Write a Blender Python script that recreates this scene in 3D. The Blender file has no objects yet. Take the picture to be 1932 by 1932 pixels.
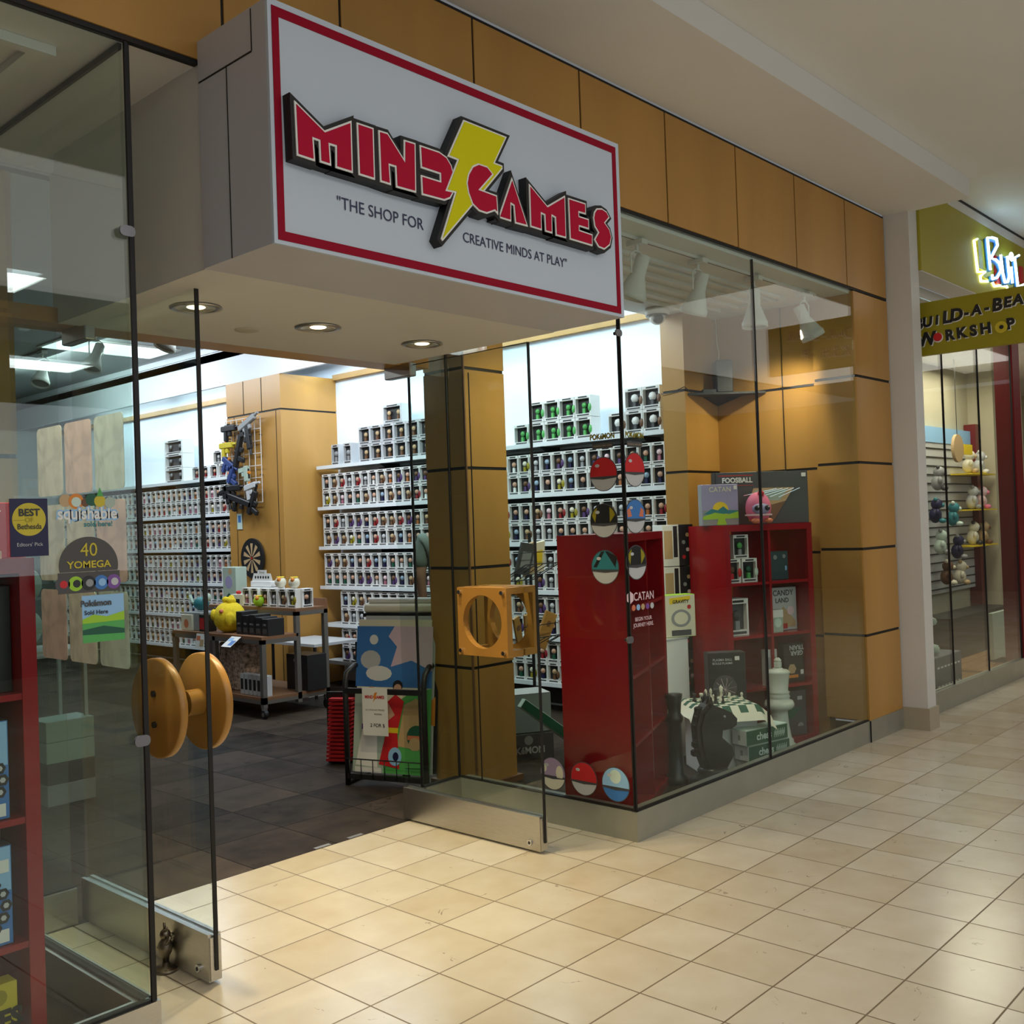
import bpy, math, random
from mathutils import Vector, Matrix
random.seed(7)
C = bpy.context.scene.collection
SC = bpy.context.scene
PI = math.pi
R = math.radians

# ------------------------------------------------------------------ camera, world, lights, exposure
def make_camera():
    cam = bpy.data.cameras.new('camera'); o = bpy.data.objects.new('camera', cam); C.objects.link(o)
    yaw, pitch, roll, F = 0.828801, 0.0143749, -0.0349543, 1925.5
    f = Vector((math.cos(pitch)*math.sin(yaw), math.cos(pitch)*math.cos(yaw), math.sin(pitch)))
    r = Vector((math.cos(yaw), -math.sin(yaw), 0)); u = r.cross(f)
    c, s = math.cos(roll), math.sin(roll)
    r2 = c*r + s*u; u2 = -s*r + c*u
    M = Matrix((r2, u2, -f)).transposed().to_4x4(); M.translation = Vector((-3.9026, -2.8509, 1.5))
    o.matrix_world = M
    cam.sensor_width = 36; cam.lens = F/1932*36; cam.clip_start = .05; cam.clip_end = 100
    SC.camera = o
make_camera()
SC.view_settings.view_transform = 'Standard'
SC.view_settings.look = 'None'
SC.view_settings.gamma = 1
SC.view_settings.use_curve_mapping = False
SC.view_settings.exposure = 0.12
SC.cycles.transparent_max_bounces = 40
SC.cycles.max_bounces = 8
SC.cycles.sample_clamp_indirect = 4
W = bpy.data.worlds.new('world'); SC.world = W; W.use_nodes = True
W.node_tree.nodes['Background'].inputs[0].default_value = (.93, .97, 1, 1)
W.node_tree.nodes['Background'].inputs[1].default_value = .16

def area(name, loc, sx, sy, power, col, rot=(0, 0, 0), spread=180):
    l = bpy.data.lights.new(name, 'AREA'); l.shape = 'RECTANGLE'; l.size = sx; l.size_y = sy
    l.energy = power; l.color = col; l.spread = R(spread)
    o = bpy.data.objects.new(name, l); o.location = loc; o.rotation_euler = rot; C.objects.link(o); return o
def spot(name, loc, power, col, rot=(0, 0, 0), angle=90, blend=.6, size=.05):
    l = bpy.data.lights.new(name, 'SPOT'); l.energy = power; l.color = col; l.spot_size = R(angle)
    l.spot_blend = blend; l.shadow_soft_size = size
    o = bpy.data.objects.new(name, l); o.location = loc; o.rotation_euler = rot; C.objects.link(o); return o
area('mall_overhead_fill', (-1.5, -4.2, 3.6), 8, 3.0, 104, (1, .97, .90))  # unseen overhead area light, stands in for the general mall light
area('mall_overhead_fill_far', (8.0, -3.2, 3.6), 7, 3.4, 66, (1, .98, .92))  # second unseen overhead area light, towards the far end
o = area('mall_front_fill', (-1.0, -6.6, 2.0), 9, 1.6, 62, (.84, .92, 1), (R(100), 0, 0)); o.data.specular_factor = 0  # added fill light out of view, brightens facade and ceiling
area('cove_light_near', (2.3, 3.6, 3.2), .25, 4.6, 25, (.62, .82, 1))
area('cove_light_far', (2.3, 8.6, 3.2), .25, 4.0, 23, (.60, .80, 1))
area('shop_panel_light', (-.6, 6.4, 3.45), 1.2, .6, 18, (.9, .96, 1))
area('shop_panel_light_left', (-3.6, 5.0, 3.45), 1.2, .6, 14, (.95, .98, 1))
area('shop_panel_light_back', (-5.6, 8.5, 3.45), 1.2, .6, 14, (.95, .98, 1))
area('shelf_fill_light', (.75, 3.4, 3.40), .3, 4.0, 75, (.84, .93, 1), (0, R(-48), 0))  # added fill light without a fixture, brightens the shelf fronts
area('shelf_fill_light', (.75, 7.9, 3.40), .3, 2.8, 45, (.84, .93, 1), (0, R(-48), 0))  # same added fill for the far shelf bank
area('neighbour_shop_light', (6.6, .7, 3.05), 3.0, .8, 60, (1, .88, .7))
for i, (x, y) in enumerate(((-1.926, .49), (-1.357, .52), (-.766, .54))):
    spot('entry_downlight_beam', (x, y, 2.325), 68, (1, .83, .50), (0, 0, 0), 110, .9, .04)
spot('display_track_beam', (2.3, .22, 2.72), 95, (1, .86, .62), (R(24), R(-14), 0), 110, .8, .03)
spot('display_track_beam', (1.02, .25, 2.72), 105, (1, .88, .66), (R(26), R(-30), 0), 110, .8, .03)
spot('display_track_beam', (.5, .25, 2.72), 75, (1, .88, .66), (R(34), R(-6), 0), 110, .8, .03)
spot('left_display_beam', (-2.9, .15, 2.85), 70, (1, .86, .62), (R(10), R(0), 0), 100, .8, .03)

# ------------------------------------------------------------------ materials
MATS = {}
def mat(name, col, rough=.5, metal=0, spec=.5, noise=None, bump=None, emit=None):
    if name in MATS: return MATS[name]
    m = bpy.data.materials.new(name); m.use_nodes = True; MATS[name] = m
    nt = m.node_tree; b = nt.nodes['Principled BSDF']
    b.inputs['Base Color'].default_value = (*col, 1); b.inputs['Roughness'].default_value = rough
    b.inputs['Metallic'].default_value = metal; b.inputs['Specular IOR Level'].default_value = spec
    if emit: b.inputs['Emission Color'].default_value = (*emit[0], 1); b.inputs['Emission Strength'].default_value = emit[1]
    if noise:
        sc, amt = noise[:2]; stretch = noise[2] if len(noise) > 2 else (1, 1, 1)
        tc = nt.nodes.new('ShaderNodeTexCoord'); mp = nt.nodes.new('ShaderNodeMapping'); mp.inputs['Scale'].default_value = stretch
        n = nt.nodes.new('ShaderNodeTexNoise'); n.inputs['Scale'].default_value = sc; n.inputs['Detail'].default_value = 6
        rp = nt.nodes.new('ShaderNodeValToRGB')
        rp.color_ramp.elements[0].position = .3; rp.color_ramp.elements[1].position = .7
        rp.color_ramp.elements[0].color = (*[max(0, c*(1-amt)) for c in col], 1)
        rp.color_ramp.elements[1].color = (*[min(1, c*(1+amt)) for c in col], 1)
        nt.links.new(tc.outputs['Object'], mp.inputs[0]); nt.links.new(mp.outputs[0], n.inputs[0])
        nt.links.new(n.outputs[0], rp.inputs[0]); nt.links.new(rp.outputs[0], b.inputs['Base Color'])
        if bump:
            bp = nt.nodes.new('ShaderNodeBump'); bp.inputs['Strength'].default_value = bump; bp.inputs['Distance'].default_value = .01
            nt.links.new(n.outputs[0], bp.inputs['Height']); nt.links.new(bp.outputs[0], b.inputs['Normal'])
    return m
def glass(name, tint=(.90, .96, .93), refl=1.0):
    m = bpy.data.materials.new(name); m.use_nodes = True; nt = m.node_tree; nt.nodes.clear()
    out = nt.nodes.new('ShaderNodeOutputMaterial'); mix = nt.nodes.new('ShaderNodeMixShader')
    tr = nt.nodes.new('ShaderNodeBsdfTransparent'); tr.inputs[0].default_value = (*tint, 1)
    gl = nt.nodes.new('ShaderNodeBsdfGlossy'); gl.inputs['Roughness'].default_value = .01; gl.inputs[0].default_value = (refl, refl, refl, 1)
    lw = nt.nodes.new('ShaderNodeLayerWeight'); lw.inputs[0].default_value = .5     # 1 - |cos|: the same from both sides
    pw = nt.nodes.new('ShaderNodeMath'); pw.operation = 'POWER'; pw.inputs[1].default_value = 5; nt.links.new(lw.outputs['Facing'], pw.inputs[0])
    fr = nt.nodes.new('ShaderNodeMath'); fr.operation = 'MULTIPLY_ADD'; fr.inputs[1].default_value = .965; fr.inputs[2].default_value = .032; nt.links.new(pw.outputs[0], fr.inputs[0])
    nt.links.new(fr.outputs[0], mix.inputs[0]); nt.links.new(tr.outputs[0], mix.inputs[1]); nt.links.new(gl.outputs[0], mix.inputs[2])
    nt.links.new(mix.outputs[0], out.inputs[0]); MATS[name] = m; return m
def tile_mat(name, tx, ty, ox, oy, c0, c1, grout, rough, gw, vein, coat=0):
    m = bpy.data.materials.new(name); m.use_nodes = True; nt = m.node_tree; b = nt.nodes['Principled BSDF']; MATS[name] = m
    N = nt.nodes.new; L = nt.links.new
    def math_(op, a, bb=None):
        n = N('ShaderNodeMath'); n.operation = op
        for i, v in enumerate((a, bb)):
            if v is None: continue
            if isinstance(v, (int, float)): n.inputs[i].default_value = v
            else: L(v, n.inputs[i])
        return n.outputs[0]
    tc = N('ShaderNodeTexCoord'); sp = N('ShaderNodeSeparateXYZ'); L(tc.outputs['Object'], sp.inputs[0])
    u = math_('DIVIDE', math_('SUBTRACT', sp.outputs[0], ox), tx); v = math_('DIVIDE', math_('SUBTRACT', sp.outputs[1], oy), ty)
    fu = math_('FRACT', u); fv = math_('FRACT', v)
    du = math_('MINIMUM', fu, math_('SUBTRACT', 1.0, fu)); dv = math_('MINIMUM', fv, math_('SUBTRACT', 1.0, fv))
    g = math_('LESS_THAN', math_('MINIMUM', du, dv), gw)
    cb = N('ShaderNodeCombineXYZ'); L(math_('FLOOR', u), cb.inputs[0]); L(math_('FLOOR', v), cb.inputs[1])
    wn = N('ShaderNodeTexWhiteNoise'); wn.noise_dimensions = '2D'; L(cb.outputs[0], wn.inputs[0])
    n1 = N('ShaderNodeTexNoise'); n1.inputs['Scale'].default_value = 6; n1.inputs['Detail'].default_value = 8
    vadd = N('ShaderNodeVectorMath'); vadd.operation = 'MULTIPLY_ADD'; L(wn.outputs[1], vadd.inputs[0]); vadd.inputs[1].default_value = (9, 9, 9); L(tc.outputs['Object'], vadd.inputs[2])
    L(vadd.outputs[0], n1.inputs[0])
    mx = N('ShaderNodeMix'); mx.data_type = 'RGBA'; L(math_('ADD', math_('MULTIPLY', wn.outputs[0], .6), math_('MULTIPLY', math_('SUBTRACT', n1.outputs[0], .3), 1.0)), mx.inputs[0])
    mx.inputs[6].default_value = (*c0, 1); mx.inputs[7].default_value = (*c1, 1)
    # thin wandering veins and pits, masked to a part of the tiles
    n2 = N('ShaderNodeTexNoise'); n2.inputs['Scale'].default_value = 5; n2.inputs['Detail'].default_value = 5; n2.inputs['Distortion'].default_value = 1.2; L(vadd.outputs[0], n2.inputs[0])
    vl = math_('LESS_THAN', math_('ABSOLUTE', math_('SUBTRACT', n2.outputs[0], .5)), vein)
    n3 = N('ShaderNodeTexNoise'); n3.inputs['Scale'].default_value = 9; n3.inputs['Detail'].default_value = 3; L(vadd.outputs[0], n3.inputs[0])
    vm = math_('MULTIPLY', vl, math_('GREATER_THAN', n3.outputs[0], .65))
    mv = N('ShaderNodeMix'); mv.data_type = 'RGBA'; L(math_('MULTIPLY', vm, .55), mv.inputs[0]); L(mx.outputs[2], mv.inputs[6]); mv.inputs[7].default_value = (*[c*.45 for c in grout], 1)
    mg = N('ShaderNodeMix'); mg.data_type = 'RGBA'; L(g, mg.inputs[0]); L(mv.outputs[2], mg.inputs[6]); mg.inputs[7].default_value = (*grout, 1)
    L(mg.outputs[2], b.inputs['Base Color'])
    L(math_('ADD', rough, math_('MULTIPLY', g, .3)), b.inputs['Roughness'])
    return m
tile_mat('mall_tile', .298, .307, -1.249, .637, (.55, .46, .32), (.72, .66, .55), (.20, .15, .09), .20, .010, .005)
tile_mat('slate_tile', .46, .46, -.4, 1.16, (.002, .0015, .001), (.085, .062, .046), (.004, .004, .003), .6, .005, .03)
MATS['slate_tile'].node_tree.nodes['Principled BSDF'].inputs['Specular IOR Level'].default_value = .10
tile_mat('neighbour_floor', 3, .12, 0, 0, (.22, .12, .05), (.35, .2, .09), (.1, .05, .02), .4, .02, .003)
WOOD = mat('maple_panel', (.47, .245, .058), .38, noise=(3, .10, (1, 1, .12)))
WOODL = mat('light_maple', (.46, .245, .06), .35, noise=(5, .12, (1, 1, .2)))
DWOOD = mat('brown_wood', (.20, .095, .045), .5, noise=(6, .2, (1, .2, 1)))
BLACK = mat('black_gap', (.006, .005, .005), .6)
BLKM = mat('black_metal', (.012, .012, .013), .45)
BLKP = mat('black_plastic', (.018, .018, .02), .4)
WHITE = mat('white_paint', (.68, .66, .63), .6, noise=(2, .03))
WALLW = mat('shop_white_wall', (.80, .84, .88), .6)
CEIL = mat('ceiling_white', (.74, .73, .70), .7, noise=(1.5, .02))
SIGNW = mat('sign_white', (.56, .63, .73), .55, spec=.2)
LAV = mat('sign_side_white', (.54, .53, .57), .5)
DRED = mat('sign_dark_red', (.30, .001, .02), .6, spec=.15)
RED = mat('sign_red', (.46, .002, .035), .6, spec=.15)
YEL = mat('bolt_yellow', (.68, .64, .003), .6, spec=.15)
NAVY = mat('tagline_navy', (.01, .015, .07), .5)
SREDL = mat('red_lacquer', (.30, .004, .009), .22)
METAL = mat('brushed_steel', (.56, .54, .50), .34, 1, noise=(20, .08, (1, 1, 30)))
STONE = mat('base_metal_grey', (.40, .40, .34), .38, .55, noise=(8, .05))
PULL = mat('oiled_maple', (.36, .175, .035), .35, noise=(5, .12, (1, 1, .2)))
CHROME = mat('chrome', (.7, .7, .72), .18, 1)
BEIGE = mat('beige_base', (.42, .36, .26), .5)
PAPER = mat('paper_white', (.82, .82, .80), .55)
SHELFW = mat('white_shelf', (.80, .85, .88), .4)
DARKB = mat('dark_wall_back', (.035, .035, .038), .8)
GREYW = mat('grey_wall', (.20, .21, .19), .8)
BRONZE = mat('bronze', (.20, .17, .13), .35, 1)
LAMPW = mat('lamp_warm', (1, .85, .55), .5, emit=((1, .86, .58), 2.2))
LAMPC = mat('lamp_cool', (.9, .96, 1), .5, emit=((.80, .92, 1), 2.0))
LAMPR = mat('reflector', (.75, .70, .55), .25, .6)
glass('glass_clear', (.91, .955, .93)); glass('glass_door', (.92, .955, .94)); glass('glass_edge', (.25, .55, .48))
def paint(name, col, rough=.5): return mat(name, col, rough)
G = dict(
    green=paint('print_green', (.09, .42, .10)), dgreen=paint('dark_green', (.01, .10, .055)), lime=paint('lime', (.35, .62, .03)),
    skin=paint('skin_tone', (.62, .36, .24)), orange=paint('orange', (.75, .25, .03)), yellow=paint('warm_yellow', (.85, .62, .02)),
    blue=paint('print_blue', (.05, .20, .55)), lblue=paint('light_blue', (.30, .55, .85)), purple=paint('purple', (.20, .08, .35)),
    pink=paint('pink', (.85, .20, .35)), lpink=paint('light_pink', (.85, .62, .66)), grey=paint('mid_grey', (.30, .31, .32)),
    lgrey=paint('light_grey', (.55, .56, .57)), dgrey=paint('dark_grey', (.07, .07, .075)), black=BLKP, white=PAPER,
    red=paint('print_red', (.60, .015, .02)), brown=paint('brown', (.16, .07, .03)), tan=paint('tan', (.55, .38, .20)),
    teal=paint('teal', (.03, .22, .26)), navy=paint('navy', (.008, .008, .06)), cream=paint('cream', (.78, .74, .58)),
    gold=paint('gold_yellow', (.62, .50, .03)), lav=paint('lavender', (.36, .33, .55)), olive=paint('olive_yellow', (.34, .28, .01)),
    sage=paint('sage', (.42, .52, .44)), mint=paint('mint', (.62, .76, .68)))

# ------------------------------------------------------------------ mesh builder
class MB:
    def __init__(s): s.v = []; s.f = []; s.mi = []; s.mats = []; s.sm = []
    def m(s, mt):
        if mt not in s.mats: s.mats.append(mt)
        return s.mats.index(mt)
    def add(s, vs, fs, mt, smooth=False, M=None):
        o = len(s.v); k = s.m(mt)
        for v in vs:
            v = Vector(v); s.v.append(tuple(M @ v if M else v))
        for f in fs: s.f.append([o+i for i in f]); s.mi.append(k); s.sm.append(smooth)
        return s
    def box(s, x0, x1, y0, y1, z0, z1, mt, M=None):
        x0, x1 = min(x0, x1), max(x0, x1); y0, y1 = min(y0, y1), max(y0, y1); z0, z1 = min(z0, z1), max(z0, z1)
        vs = [(x0,y0,z0),(x1,y0,z0),(x1,y1,z0),(x0,y1,z0),(x0,y0,z1),(x1,y0,z1),(x1,y1,z1),(x0,y1,z1)]
        return s.add(vs, [(0,3,2,1),(4,5,6,7),(0,1,5,4),(1,2,6,5),(2,3,7,6),(3,0,4,7)], mt, M=M)
    def bbox(s, x0, x1, y0, y1, z0, z1, mt, b=.004, M=None):    # box with chamfered vertical and top edges
        pts = [(x0+b,y0),(x1-b,y0),(x1,y0+b),(x1,y1-b),(x1-b,y1),(x0+b,y1),(x0,y1-b),(x0,y0+b)]
        cx, cy = (x0+x1)/2, (y0+y1)/2
        ins = [(px+(b if px < cx else -b)*.9, py+(b if py < cy else -b)*.9) for px, py in pts]
        vs = [(a,c,z0+b) for a, c in pts]+[(a,c,z1-b) for a, c in pts]+[(a,c,z1) for a, c in ins]+[(a,c,z0) for a, c in ins]
        fs = [(i,(i+1)%8,8+(i+1)%8,8+i) for i in range(8)]+[(8+i,8+(i+1)%8,16+(i+1)%8,16+i) for i in range(8)]
        fs += [(24+i,24+(i+1)%8,(i+1)%8,i) for i in range(8)]+[tuple(range(16,24)), tuple(range(31,23,-1))]
        return s.add(vs, fs, mt, M=M)
    def cyl(s, p0, p1, r0, mt, r1=None, n=16, caps=True, smooth=True):
        r1 = r0 if r1 is None else r1; p0 = Vector(p0); p1 = Vector(p1); d = (p1-p0).normalized()
        a = d.orthogonal().normalized(); b = d.cross(a)
        vs = [tuple(p0+(a*math.cos(t)+b*math.sin(t))*r0) for t in [2*PI*i/n for i in range(n)]]
        vs += [tuple(p1+(a*math.cos(t)+b*math.sin(t))*r1) for t in [2*PI*i/n for i in range(n)]]
        s.add(vs, [(i,(i+1)%n,n+(i+1)%n,n+i) for i in range(n)], mt, smooth)
        if caps: s.add(vs, [tuple(range(n-1,-1,-1)), tuple(range(n,2*n))], mt)
        return s
    def tube(s, pts, r, mt, n=8):
        pts = [Vector(p) for p in pts]; vs = []; fs = []; prev = None
        for i, p in enumerate(pts):
            d = (pts[min(i+1,len(pts)-1)]-pts[max(i-1,0)]).normalized()
            a = d.orthogonal().normalized() if prev is None else (prev-d*prev.dot(d)).normalized(); prev = a; b = d.cross(a)
            vs += [tuple(p+(a*math.cos(2*PI*k/n)+b*math.sin(2*PI*k/n))*r) for k in range(n)]
        for i in range(len(pts)-1): fs += [(i*n+k,i*n+(k+1)%n,(i+1)*n+(k+1)%n,(i+1)*n+k) for k in range(n)]
        fs += [tuple(range(n-1,-1,-1)), tuple((len(pts)-1)*n+k for k in range(n))]
        return s.add(vs, fs, mt, True)
    def lathe(s, prof, mt, c=(0,0,0), n=24, M=None, caps=True):
        vs = [(c[0]+r*math.cos(2*PI*k/n), c[1]+r*math.sin(2*PI*k/n), c[2]+z) for r, z in prof for k in range(n)]
        fs = [(i*n+k,i*n+(k+1)%n,(i+1)*n+(k+1)%n,(i+1)*n+k) for i in range(len(prof)-1) for k in range(n)]
        if caps: fs += [tuple(range(n-1,-1,-1)), tuple((len(prof)-1)*n+k for k in range(n))]
        return s.add(vs, fs, mt, True, M=M)
    def ball(s, c, r, mt, n=12, sc=(1,1,1), M=None):
        h = max(4, n//2); prof = [(math.sin(PI*i/h), -math.cos(PI*i/h)) for i in range(h+1)]
        vs = [(c[0]+r*sc[0]*a*math.cos(2*PI*k/n), c[1]+r*sc[1]*a*math.sin(2*PI*k/n), c[2]+r*sc[2]*z) for a, z in prof for k in range(n)]
        return s.add(vs, [(i*n+k,i*n+(k+1)%n,(i+1)*n+(k+1)%n,(i+1)*n+k) for i in range(h) for k in range(n)], mt, True, M=M)
    def prism(s, pts, y0, y1, mt, mside=None, M=None):      # outline in x,z; y0 is the face seen from -y
        n = len(pts); A = sum(pts[i][0]*pts[(i+1)%n][1]-pts[(i+1)%n][0]*pts[i][1] for i in range(n))
        if A < 0: pts = pts[::-1]
        vs = [(a,y0,b) for a, b in pts]+[(a,y1,b) for a, b in pts]
        s.add(vs, [tuple(range(n))], mt, M=M)
        return s.add(vs, [tuple(range(2*n-1,n-1,-1))]+[(i,n+i,n+(i+1)%n,(i+1)%n) for i in range(n)], mside or mt, M=M)
    def panel(s, pts, off, thick, mt, org, ux, uz=(0,0,1)):  # outline (u,w) on a plane through org; off = distance in front of it
        ux = Vector(ux); uz = Vector(uz); nrm = ux.cross(uz)*1.0; org = Vector(org)
        M = Matrix((ux, -nrm, uz)).transposed().to_4x4(); M.translation = org
        return s.prism(pts, -off-thick, -off, mt, M=M)
    def build(s, name, parent=None, root=None, loc=None):
        me = bpy.data.meshes.new(name)
        vs = s.v
        if root is not None:
            inv = root.matrix_basis.inverted(); vs = [tuple(inv @ Vector(v)) for v in vs]
        elif loc is not None:
            vs = [(a-loc[0], b-loc[1], c-loc[2]) for a, b, c in vs]
        me.from_pydata(vs, [], s.f); me.update()
        for mt in s.mats: me.materials.append(mt)
        me.polygons.foreach_set('material_index', s.mi); me.polygons.foreach_set('use_smooth', s.sm)
        import bmesh
        bm = bmesh.new(); bm.from_mesh(me); bmesh.ops.recalc_face_normals(bm, faces=bm.faces); bm.to_mesh(me); bm.free()
        o = bpy.data.objects.new(name, me); C.objects.link(o)
        if loc is not None: o.location = loc
        if parent is not None: o.parent = parent
        return o
def circ(cx, cy, r, n=32, a0=0, a1=360, sy=1): return [(cx+r*math.cos(R(a0+(a1-a0)*i/n)), cy+sy*r*math.sin(R(a0+(a1-a0)*i/n))) for i in range(n + (0 if a1-a0 == 360 else 1))]
def rrect(x0, x1, z0, z1, r=.01, n=4):
    p = []
    for cx, cz, a in ((x1-r,z1-r,0),(x0+r,z1-r,90),(x0+r,z0+r,180),(x1-r,z0+r,270)):
        p += [(cx+r*math.cos(R(a+90*i/n)), cz+r*math.sin(R(a+90*i/n))) for i in range(n+1)]
    return p
def rect(x0, x1, z0, z1): return [(x0,z0),(x1,z0),(x1,z1),(x0,z1)]
def struct(name, mb, parent=None):
    o = mb.build(name, parent)
    if parent is None: o['kind'] = 'structure'
    return o
def tag(o, label, cat, group=None):
    o['label'] = label; o['category'] = cat
    if group: o['group'] = group
    return o
def thing(name, label, cat, loc=(0,0,0), rz=0, group=None):
    o = bpy.data.objects.new(name, None); C.objects.link(o); o.location = loc; o.rotation_euler = (0,0,rz); o.empty_display_size = .05
    return tag(o, label, cat, group)
def wpart(name, mb, root, parent=None, label=None):      # geometry given in world coordinates
    root_m = root
    me = mb.build(name, parent or root, root=root_m)
    if label: me['label'] = label
    return me
def lpart(name, mb, parent, label=None):                  # geometry given in the thing's own coordinates
    o = mb.build(name, parent)
    if label: o['label'] = label
    return o
TCACHE = {}
def text_mb(txt, size, mt, org, ux, uz=(0,0,1), off=.001, thick=.0015, align='CENTER', sx=1.0, bold=0.0, shear=0, mb=None):
    key = (txt, align, bold, shear)
    if key not in TCACHE:
        cu = bpy.data.curves.new('t', 'FONT'); cu.body = txt; cu.size = 1; cu.align_x = align; cu.align_y = 'CENTER'
        cu.extrude = 0; cu.offset = bold; cu.shear = shear; cu.resolution_u = 3; cu.fill_mode = 'FRONT'
        ob = bpy.data.objects.new('t', cu); C.objects.link(ob)
        me = bpy.data.meshes.new_from_object(ob.evaluated_get(bpy.context.evaluated_depsgraph_get()))
        TCACHE[key] = ([tuple(v.co) for v in me.vertices], [tuple(p.vertices) for p in me.polygons])
        bpy.data.objects.remove(ob); bpy.data.curves.remove(cu); bpy.data.meshes.remove(me)
    vs, fs = TCACHE[key]
    ux = Vector(ux); uz = Vector(uz); nr = ux.cross(uz); org = Vector(org)
    out = [tuple(org+ux*(v[0]*size*sx)+uz*(v[1]*size)+nr*(off+thick)) for v in vs]
    mb = mb or MB(); mb.add(out, fs, mt); return mb

# ------------------------------------------------------------------ setting: floors, ceilings
B = .14
mb = MB()
mb.add([(-12,-9,0),(16,-9,0),(16,0,0),(-12,0,0)], [(0,1,2,3)], MATS['mall_tile'])
mb.add([(-2.4,0,0),(0,0,0),(0,1.16,0),(-2.4,1.16,0)], [(0,1,2,3)], MATS['mall_tile'])
struct('floor', mb)
mb = MB()
mb.add([(-9,1.16,0),(2.62,1.16,0),(2.62,12,0),(-9,12,0)], [(0,1,2,3)], MATS['slate_tile'])
mb.add([(0,0,0),(3.2,0,0),(3.2,1.16,0),(0,1.16,0)], [(0,1,2,3)], MATS['slate_tile'])
mb.add([(-9,0,0),(-2.4,0,0),(-2.4,1.16,0),(-9,1.16,0)], [(0,1,2,3)], MATS['slate_tile'])
struct('floor', mb)
mb = MB(); mb.add([(3.3,.03,0),(12,.03,0),(12,6,0),(3.3,6,0)], [(0,1,2,3)], MATS['neighbour_floor']); struct('floor', mb)
# mall ceiling: dropped soffit over the shopfront, then the higher ceiling
mb = MB(); mb.box(-12, 3.22, -.57, -.002, 3.59, 3.72, CEIL); struct('ceiling', mb)
mb = MB(); mb.box(-12, 3.24, -6.0, -.005, 3.721, 3.80, CEIL); struct('ceiling', mb)
mb = MB(); mb.box(3.24, 16, -6.0, -.0, 3.871, 3.95, CEIL); mb.box(3.23, 3.25, -6, 0, 3.722, 3.95, CEIL); struct('ceiling', mb)
mb = MB(); mb.box(-9, 1.92, 1.25, 12, 3.5, 3.58, mat('shop_ceiling', (.50, .52, .53), .7)); mb.box(1.92, 2.75, 1.3, 12, 3.35, 3.43, WALLW); struct('ceiling', mb)
mb = MB(); mb.box(0.0, 2.75, .03, 1.3, 2.97, 3.05, CEIL); mb.box(-9, -2.41, .03, 1.25, 2.99, 3.07, CEIL); mb.box(-.48, 0.0, .03, 1.25, 2.995, 3.05, CEIL); mb.box(-2.41, -2.18, .03, 1.25, 2.995, 3.05, CEIL)
struct('ceiling', mb)
mb = MB()
for yy in (.42, .56, .70, .84): mb.box(.2, 2.35, yy, yy+.028, 2.945, 2.969, CEIL)
mb.box(.2, 2.35, .36, .39, 2.95, 2.969, CEIL); mb.box(.2, 2.35, .98, 1.01, 2.95, 2.969, CEIL); mb.box(2.35, 2.38, .36, 1.01, 2.95, 2.969, CEIL)
struct('trim_1', mb)
mb = MB()
for xx in (-2.62, -2.78, -2.94, -3.10, -3.26, -3.42): mb.box(xx, xx+.05, .22, 1.15, 2.965, 2.989, CEIL)
mb.box(-3.5, -2.55, .18, .22, 2.96, 2.989, CEIL); struct('trim_6', mb)
# the far sides of the mall
mb = MB(); mb.box(-12, 16, -9.1, -9.0, 0, 3.8, mat('opposite_wall', (.22, .20, .17), .8)); mb.box(-12, 16, -8.99, -8.9, 0, 2.6, mat('opposite_dark', (.06, .055, .05), .6)); struct('wall_opposite', mb)
mb = MB(); mb.box(16, 16.1, -9, 0, 0, 3.8, mat('opposite_wall', (.3, .27, .22))); struct('wall_mall_end', mb)
# walls
mb = MB(); mb.box(2.60, 2.75, 1.27, 12, 0, 3.35, WALLW); struct('wall_right', mb)
mb = MB(); mb.box(-9.1, 2.75, 12, 12.1, 0, 3.6, GREYW); struct('wall_back', mb)
mb = MB(); mb.box(-9.1, -9, -.0, 12, 0, 3.6, GREYW); struct('wall_left', mb)
mb = MB(); mb.box(-9, -2.41, 1.25, 1.27, 2.99, 3.5, GREYW); mb.box(-2.41, 1.9, 1.252, 1.27, 3.055, 3.5, CEIL); struct('wall_header', mb)
# inner soffit facing the sales floor
mb = MB(); mb.box(1.92, 1.96, 1.3, 12, 3.075, 3.5, WALLW); mb.box(1.90, 1.92, 1.3, 12, 3.44, 3.5, WALLW); struct('wall_soffit', mb)
mb = MB(); mb.box(2.56, 2.60, 1.27, 5.5, 3.055, 3.11, WOODL); struct('trim_2', mb)
mb = MB(); mb.box(2.56, 2.60, 6.47, 12, 3.055, 3.11, WOODL); struct('trim_3', mb)
# front facade of wood panels with black joints
zF, zT = 2.995, 3.585
mb = MB(); mb.box(-9, 3.2, .006, .028, zF-.004, zT, BLACK)
xs = [-9, -7.6, -6.2, -4.8, -3.46, -2.09, -1.61, -.93, -.238, .451, 1.144, 1.836, 2.536, 3.17]
for a, b in zip(xs, xs[1:]): mb.box(a+.006, b-.006, -.0, .02, zF+.012, zT-.016, WOOD)
struct('wall_front', mb)
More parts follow.
